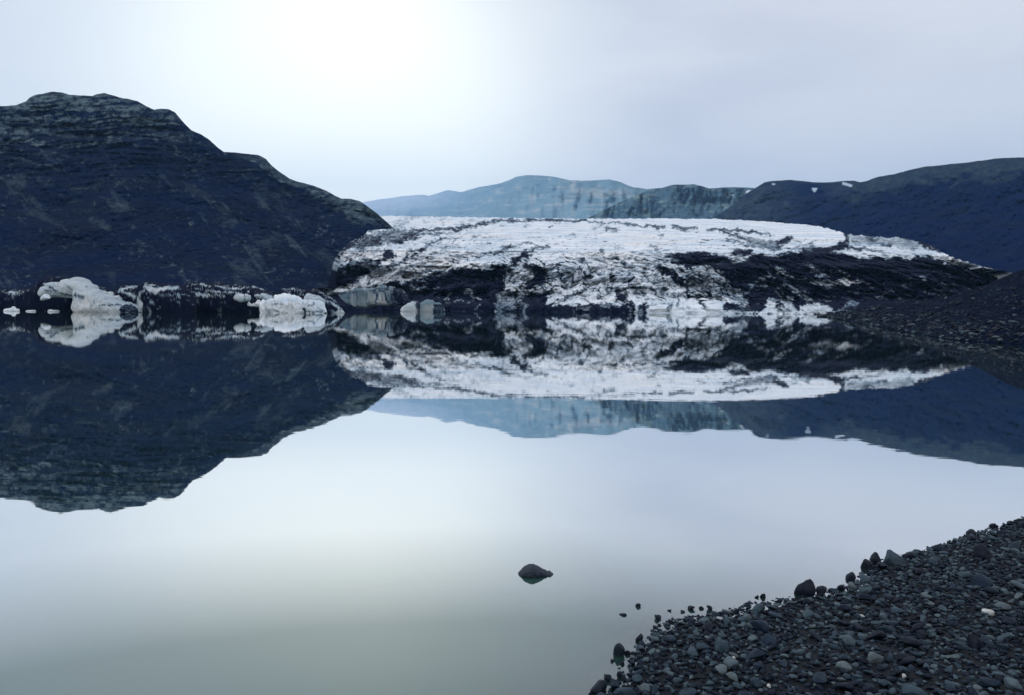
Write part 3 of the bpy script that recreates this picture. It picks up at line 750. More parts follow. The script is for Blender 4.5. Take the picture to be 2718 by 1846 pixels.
LIGHT = [
    (ZA, 'poly', [(800, 770), (860, 765), (990, 800), (960, 822), (900, 815), (850, 825)], 0, .35), (ZA, 'stroke', [(1070, 790), (1130, 805)], 18, .55), (ZA, 'stroke', [(820, 715), (900, 725), (970, 745)], 18, .45), (ZA, 'stroke', [(1620, 695), (1760, 745)], 12, .5),
    (ZA, 'stroke', [(1200, 850), (1190, 905)], 24, .4), (ZA, 'stroke', [(1380, 830), (1430, 820), (1460, 870), (1490, 910)], 32, .4), (ZA, 'stroke', [(1270, 932), (1330, 932)], 14, .4), (ZA, 'stroke', [(1380, 940), (1470, 945)], 14, .55), (ZA, 'stroke', [(1490, 1010), (1535, 965)], 12, .15),
    (ZA, 'stroke', [(1810, 835), (1870, 780)], 24, .15), (ZA, 'stroke', [(1710, 870), (1740, 910)], 20, .35), (ZA, 'stroke', [(1790, 700), (1850, 720), (1900, 740)], 40, .25), (ZA, 'stroke', [(1800, 620), (1900, 600), (2000, 620), (1990, 690)], 28, .35), (ZA, 'stroke', [(1950, 860), (2100, 800), (2240, 740)], 28, .2),
    (ZA, 'stroke', [(1560, 600), (1660, 580), (1690, 565)], 10, .2), (ZA, 'stroke', [(1500, 610), (1530, 620)], 14, .3), (ZA, 'stroke', [(1830, 870), (1850, 1000)], 24, .45), (ZA, 'stroke', [(1930, 920), (1990, 980), (1980, 1030)], 14, .35),
    (ZB, 'stroke', [(1890, 418), (1960, 440), (2060, 478), (2130, 522), (2230, 512), (2300, 470)], 20, .15), (ZB, 'stroke', [(1840, 420), (1910, 425)], 34, .02), (ZB, 'stroke', [(2130, 470), (2170, 440), (2200, 470)], 10, .3), (ZB, 'stroke', [(1830, 485), (1850, 480)], 14, .7),
    (ZB, 'poly', [(1690, 570), (1750, 562), (1890, 585), (1860, 630), (1780, 660), (1700, 640)], 0, .30), (ZB, 'stroke', [(1960, 545), (2000, 530)], 24, .65), (ZB, 'stroke', [(1470, 590), (1560, 590), (1690, 650)], 24, .3),
    (ZB, 'stroke', [(450, 1020), (470, 1020)], 12, .4), (ZB, 'stroke', [(1040, 1000), (1040, 1040)], 16, .4), (ZB, 'stroke', [(1100, 1020), (1185, 1030)], 10, .1), (ZB, 'stroke', [(760, 980), (830, 985)], 20, .45), (ZB, 'stroke', [(520, 1000), (640, 1010)], 16, .6), (ZB, 'stroke', [(1820, 940), (1860, 985)], 18, .2),
    (ZC, 'stroke', [(325, 460), (370, 495), (450, 540)], 26, .35), (ZC, 'poly', [(600, 440), (680, 460), (750, 510), (790, 545), (720, 540), (640, 500)], 0, .52), (ZC, 'stroke', [(800, 500), (910, 515)], 22, .58),
    (ZC, 'poly', [(620, 580), (700, 560), (830, 575), (920, 548), (1010, 590), (960, 612), (860, 612), (800, 640), (740, 622), (660, 600)], 0, .30), (ZC, 'poly', [(840, 580), (920, 550), (1000, 590), (950, 608), (860, 608)], 0, .12),
    (ZC, 'stroke', [(1010, 570), (1110, 602)], 18, .4), (ZC, 'stroke', [(1120, 625), (1160, 632)], 14, .4), (ZC, 'stroke', [(1180, 605), (1240, 605)], 10, .6), (ZC, 'stroke', [(520, 560), (590, 570)], 14, .5),
    (ZC, 'stroke', [(70, 680), (150, 605), (240, 560)], 26, .4), (ZC, 'stroke', [(160, 660), (240, 600)], 14, .45), (ZC, 'stroke', [(240, 640), (270, 605)], 18, .35), (ZC, 'stroke', [(280, 545), (292, 520), (312, 530), (318, 570)], 9, .2), (ZC, 'stroke', [(330, 620), (370, 690), (480, 740)], 14, .3),
    (ZC, 'stroke', [(410, 590), (480, 650), (540, 690)], 36, .5), (ZC, 'stroke', [(560, 650), (600, 670)], 14, .5), (ZC, 'stroke', [(580, 700), (655, 725)], 26, .5), (ZC, 'stroke', [(540, 690), (600, 745)], 16, .5), (ZC, 'stroke', [(380, 640), (420, 700)], 10, .4),
    (ZC, 'poly', [(190, 840), (240, 800), (290, 715), (345, 745), (365, 850)], 0, .18), (ZC, 'stroke', [(290, 720), (360, 740), (480, 745)], 12, .3), (ZC, 'poly', [(370, 755), (480, 755), (530, 850), (370, 860)], 0, .30), (ZC, 'poly', [(540, 775), (690, 758), (780, 790), (835, 830), (540, 850)], 0, .25),
    (ZC, 'stroke', [(-10, 838), (240, 838), (530, 836), (830, 836)], 18, .05), (ZC, 'stroke', [(205, 835), (260, 825)], 26, .05), (ZC, 'poly', [(900, 805), (930, 738), (1025, 740), (1000, 795)], 0, .55), (ZC, 'stroke', [(740, 740), (790, 735)], 10, .6),
    (ZC, 'stroke', [(100, 760), (140, 830)], 8, .3), (ZC, 'stroke', [(0, 720), (80, 760)], 40, .3), (ZC, 'stroke', [(840, 820), (900, 815)], 12, .5),
    (ZC, 'stroke', [(1400, 610), (1480, 602)], 18, .58), (ZC, 'stroke', [(1420, 560), (1490, 555)], 12, .68), (ZC, 'stroke', [(1520, 545), (1580, 558)], 18, .25), (ZC, 'stroke', [(1690, 600), (1810, 612)], 20, .5), (ZC, 'stroke', [(1660, 648), (1750, 665)], 30, .5), (ZC, 'stroke', [(1410, 700), (1470, 712)], 12, .45),
    (ZC, 'stroke', [(1550, 650), (1620, 692)], 12, .58), (ZC, 'stroke', [(1270, 670), (1320, 650)], 16, .5), (ZC, 'stroke', [(1220, 690), (1250, 680)], 12, .55), (ZC, 'stroke', [(1140, 700), (1200, 705)], 18, .62), (ZC, 'stroke', [(980, 680), (1010, 685)], 16, .58), (ZC, 'stroke', [(870, 625), (920, 630)], 14, .68), (ZC, 'stroke', [(1640, 690), (1740, 700)], 12, .58), (ZC, 'stroke', [(1790, 713), (1810, 713)], 9, .1),
    (ZC, 'stroke', [(395, 300), (420, 280), (470, 290), (520, 305)], 16, .1), (ZC, 'stroke', [(160, 270), (250, 290), (350, 280)], 10, .3), (ZC, 'stroke', [(190, 345), (270, 330)], 12, .2), (ZC, 'stroke', [(100, 235), (200, 250), (290, 260)], 9, .3), (ZC, 'stroke', [(310, 300), (340, 360)], 10, .4),
    (ZC, 'stroke', [(1650, 235), (1620, 265)], 12, .4), (ZC, 'stroke', [(1630, 325), (1680, 325)], 9, .5), (ZC, 'stroke', [(1850, 330), (1880, 325)], 12, .7),
    (ZC, 'stroke', [(960, 285), (1200, 320), (1480, 355), (1680, 388), (1840, 430), (1920, 430)], 22, .08), (ZC, 'stroke', [(1980, 458), (2060, 460)], 12, .3),
]


def ice_mask(X, Y, P, rough=1.0):
    wx = 3.6 * rough * fbn(vec(X / 34, Y / 20, 1.3), 3, 0.55) + 2.4 * rough * fbn(vec(X / 9, Y / 6, 3.3), 4, 0.7)
    wy = 2.2 * rough * fbn(vec(X / 30, Y / 18, 7.9), 3, 0.55) + 1.7 * rough * fbn(vec(X / 9, Y / 6, 8.3), 4, 0.7)
    A, B = X + wx, Y + wy
    v = np.zeros(X.shape)
    for z, kind, pts, w, val in DARK:
        c = cover(A, B, (kind, z(pts), w * (.3227 if z is ZC else .2582), 5.0))
        v = np.where(val > v, v + (val - v) * c, v)
    for z, kind, pts, w, val in LIGHT:
        c = cover(A, B, (kind, z(pts), w * (.3227 if z is ZC else .2582), 5.0))
        v = v + (val - v) * c
    return v


step = 2.0
xs = np.arange(812, 2722, step); nr = 210
E0 = -34.0
etop = hz(xs) - g_top(xs)
etop = etop + 1.5 * fbn(vec(xs / 9.0, 2.1, 0.4), 4, 0.65) * smooth(2080, 2300, xs) + (0.7 + 1.3 * smooth(1000, 960, xs)) * fbn(vec(xs / 15.0, 5.1, 0.4), 4, 0.7)
t = np.linspace(0, 1, nr)
E = E0 + (etop[:, None] - E0) * t[None]
X = np.repeat(xs[:, None], nr, 1); Y = hz(X) - E
D = g_d(E)
# shore of the left lobe and the right wing lie a bit farther back
P0 = at(X, Y, D)
face = smooth(0, 40, E) * smooth(165, 90, E)
topz = smooth(110, 190, E)
wx = 1.5 * fbm(vec(P0[..., 0] / 30, P0[..., 2] / 20, 0.2), 3)
blocks = fbm(vec(P0[..., 0] / 17 + wx, P0[..., 2] / 11, 3.1), 5, 0.58, True)
seracs = fbm(vec(P0[..., 0] / 6.0 + wx, P0[..., 2] / 5.0, 6.1), 4, 0.6, True)
flow = fbm(vec(X / 60 + E / 40, E / 5.0, 9.1), 4, 0.6)
lumps = fbm(vec(X / 16, E / 5.0, 5.1), 4, 0.6)
rel = 0.055 * blocks * (face + 0.3) + 0.035 * seracs * (face + 0.2) + (0.022 * flow + 0.030 * lumps) * topz
cracks = fbn(vec(P0[..., 0] / 9 + P0[..., 2] / 14 + 1.4 * wx, P0[..., 2] / 9, 8.1), 5, 0.6, True)
rel += 0.022 * smooth(1.0, 1.9, cracks) * (face + 0.25)
rel *= np.minimum(1, (1 - t[None]) * 14 + 0.12)
D2 = D * (1 + rel)
P = at(X, Y, D2)
deb = ice_mask(X, Y, P)
r1 = fbn(vec(X / 9, Y / 5.5, 2.9), 6, 0.78)
r2 = fbn(vec(X / 30 - Y / 40, Y / 16, 4.9), 5, 0.66)
# ash carried along the flow lines of the upper ice and down the left lobe
streak = fbn(vec(X / 75 + 4, (E + 0.00009 * (X - 1500) ** 2 + 6 * r2) / 6.5, 7.4), 5, 0.66)
lobe = smooth(1360, 1180, X) * smooth(50, 90, E)
ls = fbn(vec((X + 1.6 * Y) / 70, (Y + 0.55 * X + 7 * r2) / 15.0, 3.4), 5, 0.66)
facem = smooth(10, 30, E) * smooth(150, 105, E) * smooth(1240, 1340, X) * smooth(2100, 2000, X)
cr2 = fbn(vec((X - 1.2 * Y) / 26, (Y + 0.9 * X) / 44, 4.4), 5, 0.66, True)
base_ = 0.01 + 0.07 * facem + 0.05 * lobe + 0.06 * smooth(-0.2, 1.6, r2)
veil = smooth(0.0, 1.8, fbn(vec((X + 1.1 * Y) / 60, (Y - 0.25 * X * smooth(1500, 1900, X) + 0.35 * X * smooth(1500, 1200, X)) / 22, 12.4), 5, 0.62))
e = deb + (base_ + 0.15 * veil * (0.35 + 0.65 * facem + 0.45 * lobe)) * (1 - deb)
e = e + 0.085 * r1 * (1 - 0.6 * topz * smooth(1200, 1350, X)) * smooth(1.15, 0.7, deb)
e = e + 0.085 * topz * streak * smooth(1.0, 0.6, deb) * (1 - 0.55 * smooth(1250, 1450, X)) + 0.12 * lobe * (ls + 0.2) * smooth(1.0, 0.6, deb)
e = e + facem * (0.26 * smooth(1.0, 1.9, cr2) + 0.30 * smooth(1.1, 2.1, r2 * 0.7 + r1 * 0.7))
# upright clefts in the broken front, fanning out towards both sides
fan_ = (X - 1640) * 0.0016 * (Y - 700)
cleft = fbn(vec((X + fan_) / 8.5 + 0.8 * r2, Y / 46, 21.4), 5, 0.66, True)
e = e + 0.24 * smooth(0.7, 1.9, cleft) * smooth(8, 30, E) * smooth(175, 120, E) * smooth(1230, 1330, X) * smooth(0.95, 0.6, deb)
# the big dirt cones show a little ice through the grit
e = e - 0.22 * smooth(0.9, 2.2, r2) * smooth(0.85, 1.0, deb) * smooth(0, 12, E)
# rubble along the left margin where the ice meets the hill
marg = smooth(22, 2, (etop[:, None] - E)) * smooth(1030, 960, X)
e = e + marg * (0.42 + 0.2 * r1)
deb = np.clip(e, 0, 1)
last = P[:, -1]
rows = [P]
for k in range(1, 6):
    q = last.copy(); q[:, 1] += 60 * k; q[:, 0] *= (1 + 0.05 * k)
    q[:, 2] = last[:, 2] - (last[:, 2] + 3) * (k / 5.0) ** 1.6
    rows.append(q[:, None])
V = np.concatenate(rows, 1)
debv = np.concatenate([deb, np.repeat(deb[:, -1:], 5, 1)], 1)
tag(link_mesh('glacier', V.reshape(-1, 3), grid_quads(len(xs), V.shape[1]), M['glacier'], {'debris': debv.ravel()}), kind='structure')

# ------------------------------------------------------------------ near bank on the right
bank_top = curve([(2170, 838), (2200, 832), (2290, 815), (2377, 803), (2450, 797), (2517, 788), (2560, 776), (2606, 760), (2650, 742), (2682, 728), (2718, 714), (2800, 690), (2900, 670)])
bank_foot = curve([(2170, 842), (2200, 843), (2300, 862), (2400, 882), (2542, 905), (2718, 916), (2900, 930)])
bx = np.arange(2170, 2890, 1.6)


def bank_d(x, y, extra=0):
    e = np.maximum(y - hz(x), 6)
    return CAM_H * FPX / e


def bank_relief(X, Y, T, P):
    a = fbm(vec(P[..., 0] / 7, P[..., 1] / 14, 1.0), 4, 0.55)
    b = fbm(vec(P[..., 0] / 1.2, P[..., 1] / 2.0, P[..., 2] / 0.8), 4, 0.65)
    return (0.05 * a * np.minimum(1, T * 3) + 0.010 * b) * np.minimum(1, (1 - T) * 6 + 0.1)


def bank_paint(X, Y, T, P):
    b = fbn(vec(X / 9, Y / 4.5, 3.0), 6, 0.75)
    a = fbn(vec(X / 90, Y / 10.0, 5.0), 4, 0.6)
    g = 0.10 + 0.14 * a + 0.14 * b + 0.6 * smooth(1.1, 2.3, b)
    sn = cover(X, Y, ('stroke', [(2538, 898), (2546, 899)], 3.2, 1.2)) * 0.7
    return {'grass': np.clip(g, 0, 1), 'snow_mist': sn}


terrain('shore', 2170, 2880, 1.6, bank_top, bank_foot, lambda x: bank_d(x, bank_foot(x)), lambda x: bank_d(x, bank_foot(x)) * np.interp(x, [2170, 2400, 2720, 2880], [1.25, 2.0, 1.9, 1.9]),
        110, M['moraine'], bank_relief, bank_paint, power=1.5, jag=5)


# ------------------------------------------------------------------ ice in the lake
def loft(name, top, bot, d0, thick, mat, marks=None, base=0.0, nx=120, nt=44, amp=0.10, water=True, freq=1.0, seed=0.0, square=0.8, lean=0.0, sheen=None, spike=0.035, mott=0.09):
    """a solid body: along its length closed rings run over the top, down the front, under and up the back"""
    T_ = curve(top); B_ = curve(bot)
    x0 = min(p[0] for p in top); x1 = max(p[0] for p in top)
    s = np.linspace(0, 1, nx); s = 0.5 - 0.5 * np.cos(np.pi * s)
    xs = x0 + (x1 - x0) * s
    wl_ = hz(xs) + CAM_H * FPX / d0
    yt = T_(xs); yb = B_(xs)
    zt = at(xs, yt, np.full(nx, d0))[:, 2]; zb = at(xs, yb, np.full(nx, d0))[:, 2]
    pxX = at(xs, yt, np.full(nx, d0))[:, 0]
    zb = np.where(zb < 0.02 * d0 / 150 + 0.0, -0.35 * np.maximum(zt, 0.02), zb)
    sp = fbn(vec(xs / 11.0, seed, 0.3), 4, 0.62)
    zt = zt + spike * np.maximum(zt, 0).max() * sp * np.minimum(1, np.minimum(s, 1 - s) * 10)
    h = np.maximum(zt - zb, 1e-3)
    hmax = h.max()
    endt = np.minimum(1, np.minimum(s, 1 - s) * 9) ** 0.6
    th = thick * np.minimum(1, (h / hmax)) ** 0.5 * endt
    endh = np.minimum(1, np.minimum(s, 1 - s) * 16 + 0.05)
    a = np.linspace(0, 2 * np.pi, nt, endpoint=False)
    ca, sa = np.cos(a), np.sin(a)
    cz = np.sign(ca) * np.abs(ca) ** square; cy = np.sign(sa) * np.abs(sa) ** square
    Z = ((zt + zb) / 2)[:, None] + (h / 2)[:, None] * cz[None] * np.maximum(endh, 0.15)[:, None]
    Yy = d0 - th[:, None] * cy[None] + lean * (Z - zb[:, None])
    Xx = np.repeat(pxX[:, None], nt, 1)
    L = hmax
    q = vec(Xx / L * freq + seed, Yy / L * freq, Z / L * freq)
    facet = fbm(q * 1.9, 5, 0.6, True) * 1.3; fine = fbm(q * 7.0, 4, 0.65) * 1.5
    sc = amp * L * np.minimum(1, th / (thick + 1e-6) + 0.05)[:, None]
    keep = 1 - 0.7 * np.maximum(cz, 0)[None] ** 3
    Yy = Yy - sc * (facet * 1.2 + 0.5 * fine) * np.sign(cy + 1e-6)[None] * np.abs(cy)[None] ** 0.5
    Z = Z + sc * 0.35 * (facet - 0.3) * keep + sc * 0.25 * fine * keep
    V = np.stack([Xx, Yy, Z], -1)
    SX = np.repeat(xs[:, None], nt, 1)
    # pixel height of every vertex as the camera sees it
    dv = V - CPOS
    cx = dv @ CR; cyy = dv @ CU; cf = dv @ F0
    SX = PW / 2 + FPX * cx / cf; SY = PH / 2 - FPX * cyy / cf
    deb = np.full(SX.shape, base)
    if marks:
        wx = 1.7 * fbn(vec(SX / 10, SY / 6, 1.3 + seed), 4, 0.65); wy = 1.1 * fbn(vec(SX / 10, SY / 6, 5.3 + seed), 4, 0.65)
        for kind, pts, w, val in marks:
            c = cover(SX + wx, SY + wy, (kind, pts, w, 1.6)); deb = deb + (val - deb) * c
    if sheen is None:
        rr = fbn(vec(SX / 11, SY / 3.2, 2.3 + seed), 5, 0.7)
        band = fbn(vec(SX / 26 + SY / 20, SY / 2.6 - SX / 16, 4.3 + seed), 4, 0.62)
        if base > 0.8:
            deb = deb - 0.62 * smooth(0.75, 1.7, band + 0.35 * rr) * (0.25 + 0.75 * smooth(-0.1, 0.8, cz))
        deb = np.clip(deb + mott * rr + 0.07 * np.maximum(band, 0) * (base < 0.8), 0, 1)
    V2 = V.reshape(-1, 3)
    caps = np.array([V[0].mean(0), V[-1].mean(0)])
    nv = len(V2)
    quads = grid_quads(nx, nt, True)
    j = np.arange(nt); j2 = (j + 1) % nt
    c0 = np.stack([np.full(nt, nv), j, j2, np.full(nt, nv)], -1)
    org = V2[:, :].copy()
    cen = np.array([pxX.mean(), d0, 0.0])
    allv = np.vstack([V2, caps]) - cen
    tri1 = np.stack([j2, j, np.full(nt, nv)], -1)
    off = (nx - 1) * nt
    tri2 = np.stack([off + j, off + j2, np.full(nt, nv + 1)], -1)
    tri = np.vstack([quads[:, [0, 1, 2]], quads[:, [0, 2, 3]], tri1, tri2])[:, ::-1]
    dv_ = np.concatenate([deb.ravel(), [base, base]])
    o = link_mesh(name, allv, None, mat, {'debris': dv_}, tris=np.ascontiguousarray(tri))
    o.location = cen
    return o


Z1 = lambda p: zm(p, 0, 720, 480 / 2324)
Z2 = lambda p: zm(p, 440, 720, 520 / 2324)
Z3 = lambda p: zm(p, 900, 680, 500 / 2324)
BG = 'ice drifted along the foot of the dark hill'


def berg(label, *a, **k):
    o = loft('iceberg', *a, **k)
    return tag(o, label, 'iceberg', BG)


wline = 535   # well below the water line in the close-up of the left ice
berg('large pale arched iceberg with an undercut dark hollow below its left half',
     Z1([(500, 275), (545, 225), (600, 205), (640, 195), (700, 160), (780, 152), (860, 145), (930, 125), (1000, 105), (1050, 120), (1110, 165), (1170, 240), (1220, 248), (1280, 262), (1340, 310), (1400, 345), (1470, 365), (1560, 392), (1640, 410), (1700, 425), (1760, 455), (1800, 500)]),
     Z1([(500, 300), (545, 360), (600, 345), (700, 340), (860, 348), (1000, 350), (1090, 350), (1112, 420), (1118, wline), (1800, wline)]),
     132, 4.2, M['berg'], marks=[('stroke', Z1([(640, 200), (720, 255), (800, 290), (900, 310), (1050, 330)]), 5.5, .75), ('stroke', Z1([(880, 200), (960, 290), (1080, 330)]), 3.0, .5),
                                 ('stroke', Z1([(1105, 200), (1150, 240)]), 4.0, .55), ('poly', Z1([(560, 230), (640, 215), (760, 290), (880, 320), (760, 345), (640, 330)]), 0, .32),
                                 ('stroke', Z1([(1140, 500), (1200, 400), (1260, 340)]), 4.0, .5), ('stroke', Z1([(1270, 450), (1360, 430), (1560, 440)]), 3.0, .6),
                                 ('poly', Z1([(1540, 470), (1600, 430), (1700, 430), (1770, 470), (1770, 535), (1540, 535)]), 0, .75)], nx=240, nt=60, amp=0.11, seed=1.0, spike=0.025, mott=0.12)
# dark, grit-covered ridge behind the arch and its hollow
berg('low black grit-covered ice ridge behind the pale arch at the far left',
     Z1([(-200, 300), (-60, 270), (60, 265), (130, 235), (200, 245), (300, 262), (400, 245), (470, 235), (540, 235), (600, 160), (680, 105), (760, 92), (840, 130), (920, 140), (1000, 150), (1100, 260), (1200, 300)]),
     Z1([(-200, wline), (1200, wline)]), 142, 5.0, M['berg'], base=1.0, amp=0.09, seed=2.0, nx=160,
     marks=[('poly', Z1([(100, 275), (140, 235), (210, 250), (320, 262), (310, 300), (200, 285), (110, 290)]), 0, .55)])
berg('small white ice block under the left tip of the pale arch', Z1([(530, 370), (555, 330), (600, 312), (640, 345)]), Z1([(530, 380), (640, 352)]), 127, 0.9, M['berg_white'], seed=3.0, nx=40, nt=24)
berg('black dirt-covered ice bank between the pale arch and striped ice',
     Z1([(1150, 330), (1240, 225), (1300, 215), (1360, 265), (1420, 320), (1500, 330), (1560, 330), (1640, 400), (1700, 450)]), Z1([(1150, wline), (1700, wline)]), 140, 3.0, M['berg'], base=1.0, seed=4.0, amp=0.08)
berg('slanting white ice splinter leaning on the tail of the pale arch',
     Z1([(1375, 268), (1420, 270), (1480, 300), (1560, 345), (1640, 380), (1700, 410), (1740, 430)]), Z1([(1375, 280), (1430, 330), (1520, 375), (1620, 405), (1740, 450)]), 134, 1.1, M['berg'], seed=5.0, nx=60, nt=28, amp=0.05)
berg('jagged black ice ridge with pale ribs right of the pale arch',
     Z1([(1500, 290), (1530, 235), (1600, 210), (1700, 195), (1760, 185), (1830, 190), (1870, 150), (1930, 165), (2000, 180), (2100, 190), (2200, 195), (2330, 215), (2420, 240), (2500, 300)]),
     Z1([(1500, wline), (2500, wline)]), 138, 4.5, M['berg'], base=1.0, amp=0.10, seed=6.0, nx=200, nt=52,
     marks=[('stroke', Z1([(1525, 270), (1550, 230), (1640, 210), (1760, 195)]), 5.0, .3), ('stroke', Z1([(1570, 265), (1640, 285), (1720, 325), (1790, 370)]), 7.0, .25), ('poly', Z1([(1820, 210), (1870, 175), (2000, 215), (2150, 190), (2330, 212), (2330, 235), (2140, 240), (2060, 260), (2000, 305), (1900, 255)]), 0, .25),
            ('stroke', Z1([(1790, 320), (1815, 270), (1840, 255)]), 5, .35), ('stroke', Z1([(1870, 152), (1960, 182)]), 4, .35), ('stroke', Z1([(2040, 320), (2120, 305), (2190, 320)]), 5, .65), ('stroke', Z1([(2290, 300), (2300, 330)]), 6, .5),
            ('poly', Z1([(1750, 350), (1800, 355), (1845, 400), (1830, 460), (1830, 540), (1770, 540), (1770, 420)]), 0, .12), ('stroke', Z1([(1580, 480), (1640, 460), (1640, 510)]), 6, .45), ('stroke', Z1([(1720, 480), (1730, 520)]), 8, .6), ('poly', Z1([(1910, 400), (2000, 395), (1980, 440), (1920, 440)]), 0, .45),
            ('stroke', Z1([(1900, 470), (1940, 520)]), 8, .6), ('stroke', Z1([(1860, 470), (1880, 540)]), 5, .65), ('stroke', Z1([(2000, 480), (2060, 460)]), 6, .75), ('stroke', Z1([(2230, 385), (2310, 400)]), 4, .5)])
berg('long black ice ridge with thin pale streaks, left of the bright white ice',
     Z2([(180, 260), (240, 190), (300, 150), (430, 142), (560, 160), (640, 165), (760, 190), (900, 185), (1000, 185), (1080, 200), (1180, 250), (1300, 255), (1350, 290)]),
     Z2([(180, 530), (1350, 530)]), 150, 5.0, M['berg'], base=1.0, amp=0.09, seed=7.0, nx=220, nt=52,
     marks=[('stroke', Z2([(420, 155), (480, 172), (545, 180)]), 5.5, .3), ('stroke', Z2([(585, 170), (680, 195), (790, 212), (1000, 195)]), 4.2, .35), ('stroke', Z2([(320, 155), (420, 160)]), 3, .6), ('poly', Z2([(275, 250), (400, 255), (530, 270), (530, 300), (460, 318), (350, 285)]), 0, .2),
            ('stroke', Z2([(550, 285), (620, 295), (690, 298)]), 6, .4), ('stroke', Z2([(470, 232), (600, 250), (800, 255), (900, 272)]), 4.0, .35), ('stroke', Z2([(1030, 190), (1090, 192)]), 4, .55), ('stroke', Z2([(590, 365), (700, 378)]), 2.5, .65), ('stroke', Z2([(270, 290), (310, 320)]), 5, .5), ('stroke', Z2([(340, 365), (380, 360)]), 5, .55),
            ('stroke', Z2([(200, 460), (260, 475)]), 10, .75), ('stroke', Z2([(630, 460), (660, 475)]), 8, .7), ('stroke', Z2([(980, 460), (1010, 490)]), 6, .8)])
berg('rounded grey ice lump resting before the streaked black ridge', Z2([(800, 310), (820, 285), (870, 272), (940, 278), (1000, 290), (1010, 320)]), Z2([(800, 320), (830, 350), (890, 372), (950, 362), (1010, 345)]), 143, 0.9, M['berg'], seed=8.0, nx=50, nt=28, base=.12, amp=.06,
     marks=[('stroke', Z2([(935, 280), (940, 370)]), 4, .55)])
berg('pale slanting ice slab above the left end of the bright white ice', Z2([(920, 228), (980, 240), (1080, 262), (1160, 270), (1200, 285), (1270, 300)]), Z2([(920, 236), (980, 275), (1060, 345), (1160, 350), (1270, 345)]), 147, 1.3, M['berg'], seed=9.0, nx=60, nt=28, base=.2, amp=.07,
     marks=[('poly', Z2([(1010, 290), (1100, 290), (1160, 310), (1100, 350), (1020, 345)]), 0, .5)])
# the bright one
berg('bright white iceberg with a long flat tongue on its left',
     Z2([(915, 405), (960, 378), (1040, 374), (1150, 376), (1190, 350), (1225, 345), (1290, 338), (1310, 345), (1350, 322), (1400, 335), (1470, 352), (1500, 345), (1515, 318), (1535, 312), (1560, 335), (1600, 348), (1625, 370), (1700, 368), (1750, 355), (1770, 385), (1800, 362), (1860, 355), (1885, 395), (1905, 440), (1912, 500)]),
     Z2([(915, 412), (1000, 425), (1080, 430), (1150, 432), (1158, 450), (1165, 530), (1912, 530)]), 146, 2.6, M['berg_white'], seed=10.0, nx=240, nt=60, amp=.15, freq=1.5, spike=0.09, mott=0.07,
     marks=[('stroke', Z2([(1260, 400), (1300, 388), (1390, 402)]), 3.0, .6), ('stroke', Z2([(1290, 470), (1340, 485)]), 5, .5), ('stroke', Z2([(1640, 450), (1650, 500)]), 9, .85), ('stroke', Z2([(1660, 485), (1860, 485)]), 4, .6), ('stroke', Z2([(1680, 420), (1760, 385)]), 4, .5), ('stroke', Z2([(1800, 430), (1870, 480)]), 4, .45), ('stroke', Z2([(1190, 460), (1240, 480)]), 7, .35)])
berg('white flat-topped ice block standing behind the bright white iceberg', Z2([(1278, 330), (1285, 282), (1330, 276), (1420, 280), (1520, 288), (1590, 292)]), Z2([(1278, 420), (1590, 420)]), 149, 1.6, M['berg_white'], seed=11.0, nx=60, nt=30, amp=.06, square=.6)
berg('rounded grey ice dome behind the right end of the bright iceberg', Z2([(1635, 340), (1660, 295), (1720, 272), (1780, 278), (1840, 310), (1890, 350)]), Z2([(1635, 430), (1890, 430)]), 150, 1.6, M['berg'], seed=12.0, nx=60, nt=30, base=.22, amp=.06)
berg('dark dirty ice wedge with a pale stripe, right of the bright iceberg',
     Z2([(1330, 300), (1380, 215), (1480, 200), (1580, 215), (1700, 225), (1800, 240), (1860, 262), (1960, 320), (2040, 390), (2100, 460), (2130, 500)]), Z2([(1330, 530), (2130, 530)]), 156, 3.0, M['berg'], seed=13.0, nx=140, base=1.0, amp=.06,
     marks=[('stroke', Z2([(1860, 340), (1950, 370), (2030, 420), (2070, 470)]), 6, .2), ('poly', Z2([(1990, 480), (2060, 450), (2130, 485), (2100, 510), (2020, 520)]), 0, .05), ('stroke', Z2([(1470, 205), (1580, 222)]), 4, .4), ('stroke', Z2([(1350, 210), (1480, 250)]), 6, .72), ('poly', Z2([(1930, 470), (1970, 450), (2010, 480), (1960, 500)]), 0, .5), ('stroke', Z2([(1770, 218), (1830, 222)]), 5, .4), ('stroke', Z2([(1880, 285), (1960, 320), (2030, 370)]), 4, .55)])
# grey-green wedge in front of the glacier and the two-part one
berg('broad smooth grey-green ice slab afloat before the glacier left end',
     Z3([(-10, 480), (0, 462), (120, 448), (220, 432), (300, 425), (420, 405), (520, 392), (620, 378), (680, 385), (740, 420), (800, 470), (860, 540), (900, 590)]), Z3([(-10, 500), (60, 540), (130, 590), (200, 615), (240, 640), (380, 640), (390, 618), (600, 612), (760, 610), (900, 600)]), 236, 7.0, M['berg_grey'], seed=14.0, nx=180, nt=52, amp=.13, spike=0.06, mott=0.2, square=.38,
     marks=[('poly', Z3([(590, 370), (760, 380), (920, 560), (900, 620), (640, 620), (560, 560), (540, 470)]), 0, .62), ('poly', Z3([(690, 370), (760, 380), (920, 560), (900, 620), (700, 620), (640, 520)]), 0, .95), ('stroke', Z3([(270, 500), (340, 502)]), 4, -0.3), ('poly', Z3([(60, 480), (140, 490), (160, 520), (90, 520)]), 0, .4), ('stroke', Z3([(340, 580), (380, 550)]), 7, .45), ('stroke', Z3([(420, 440), (560, 430)]), 8, .35), ('stroke', Z3([(500, 520), (600, 520)]), 8, .45), ('stroke', Z3([(200, 440), (240, 520), (230, 630)]), 4, .8), ('stroke', Z3([(430, 410), (470, 500), (450, 600)]), 5, .75), ('stroke', Z3([(0, 470), (300, 432), (620, 385)]), 5, .7)])
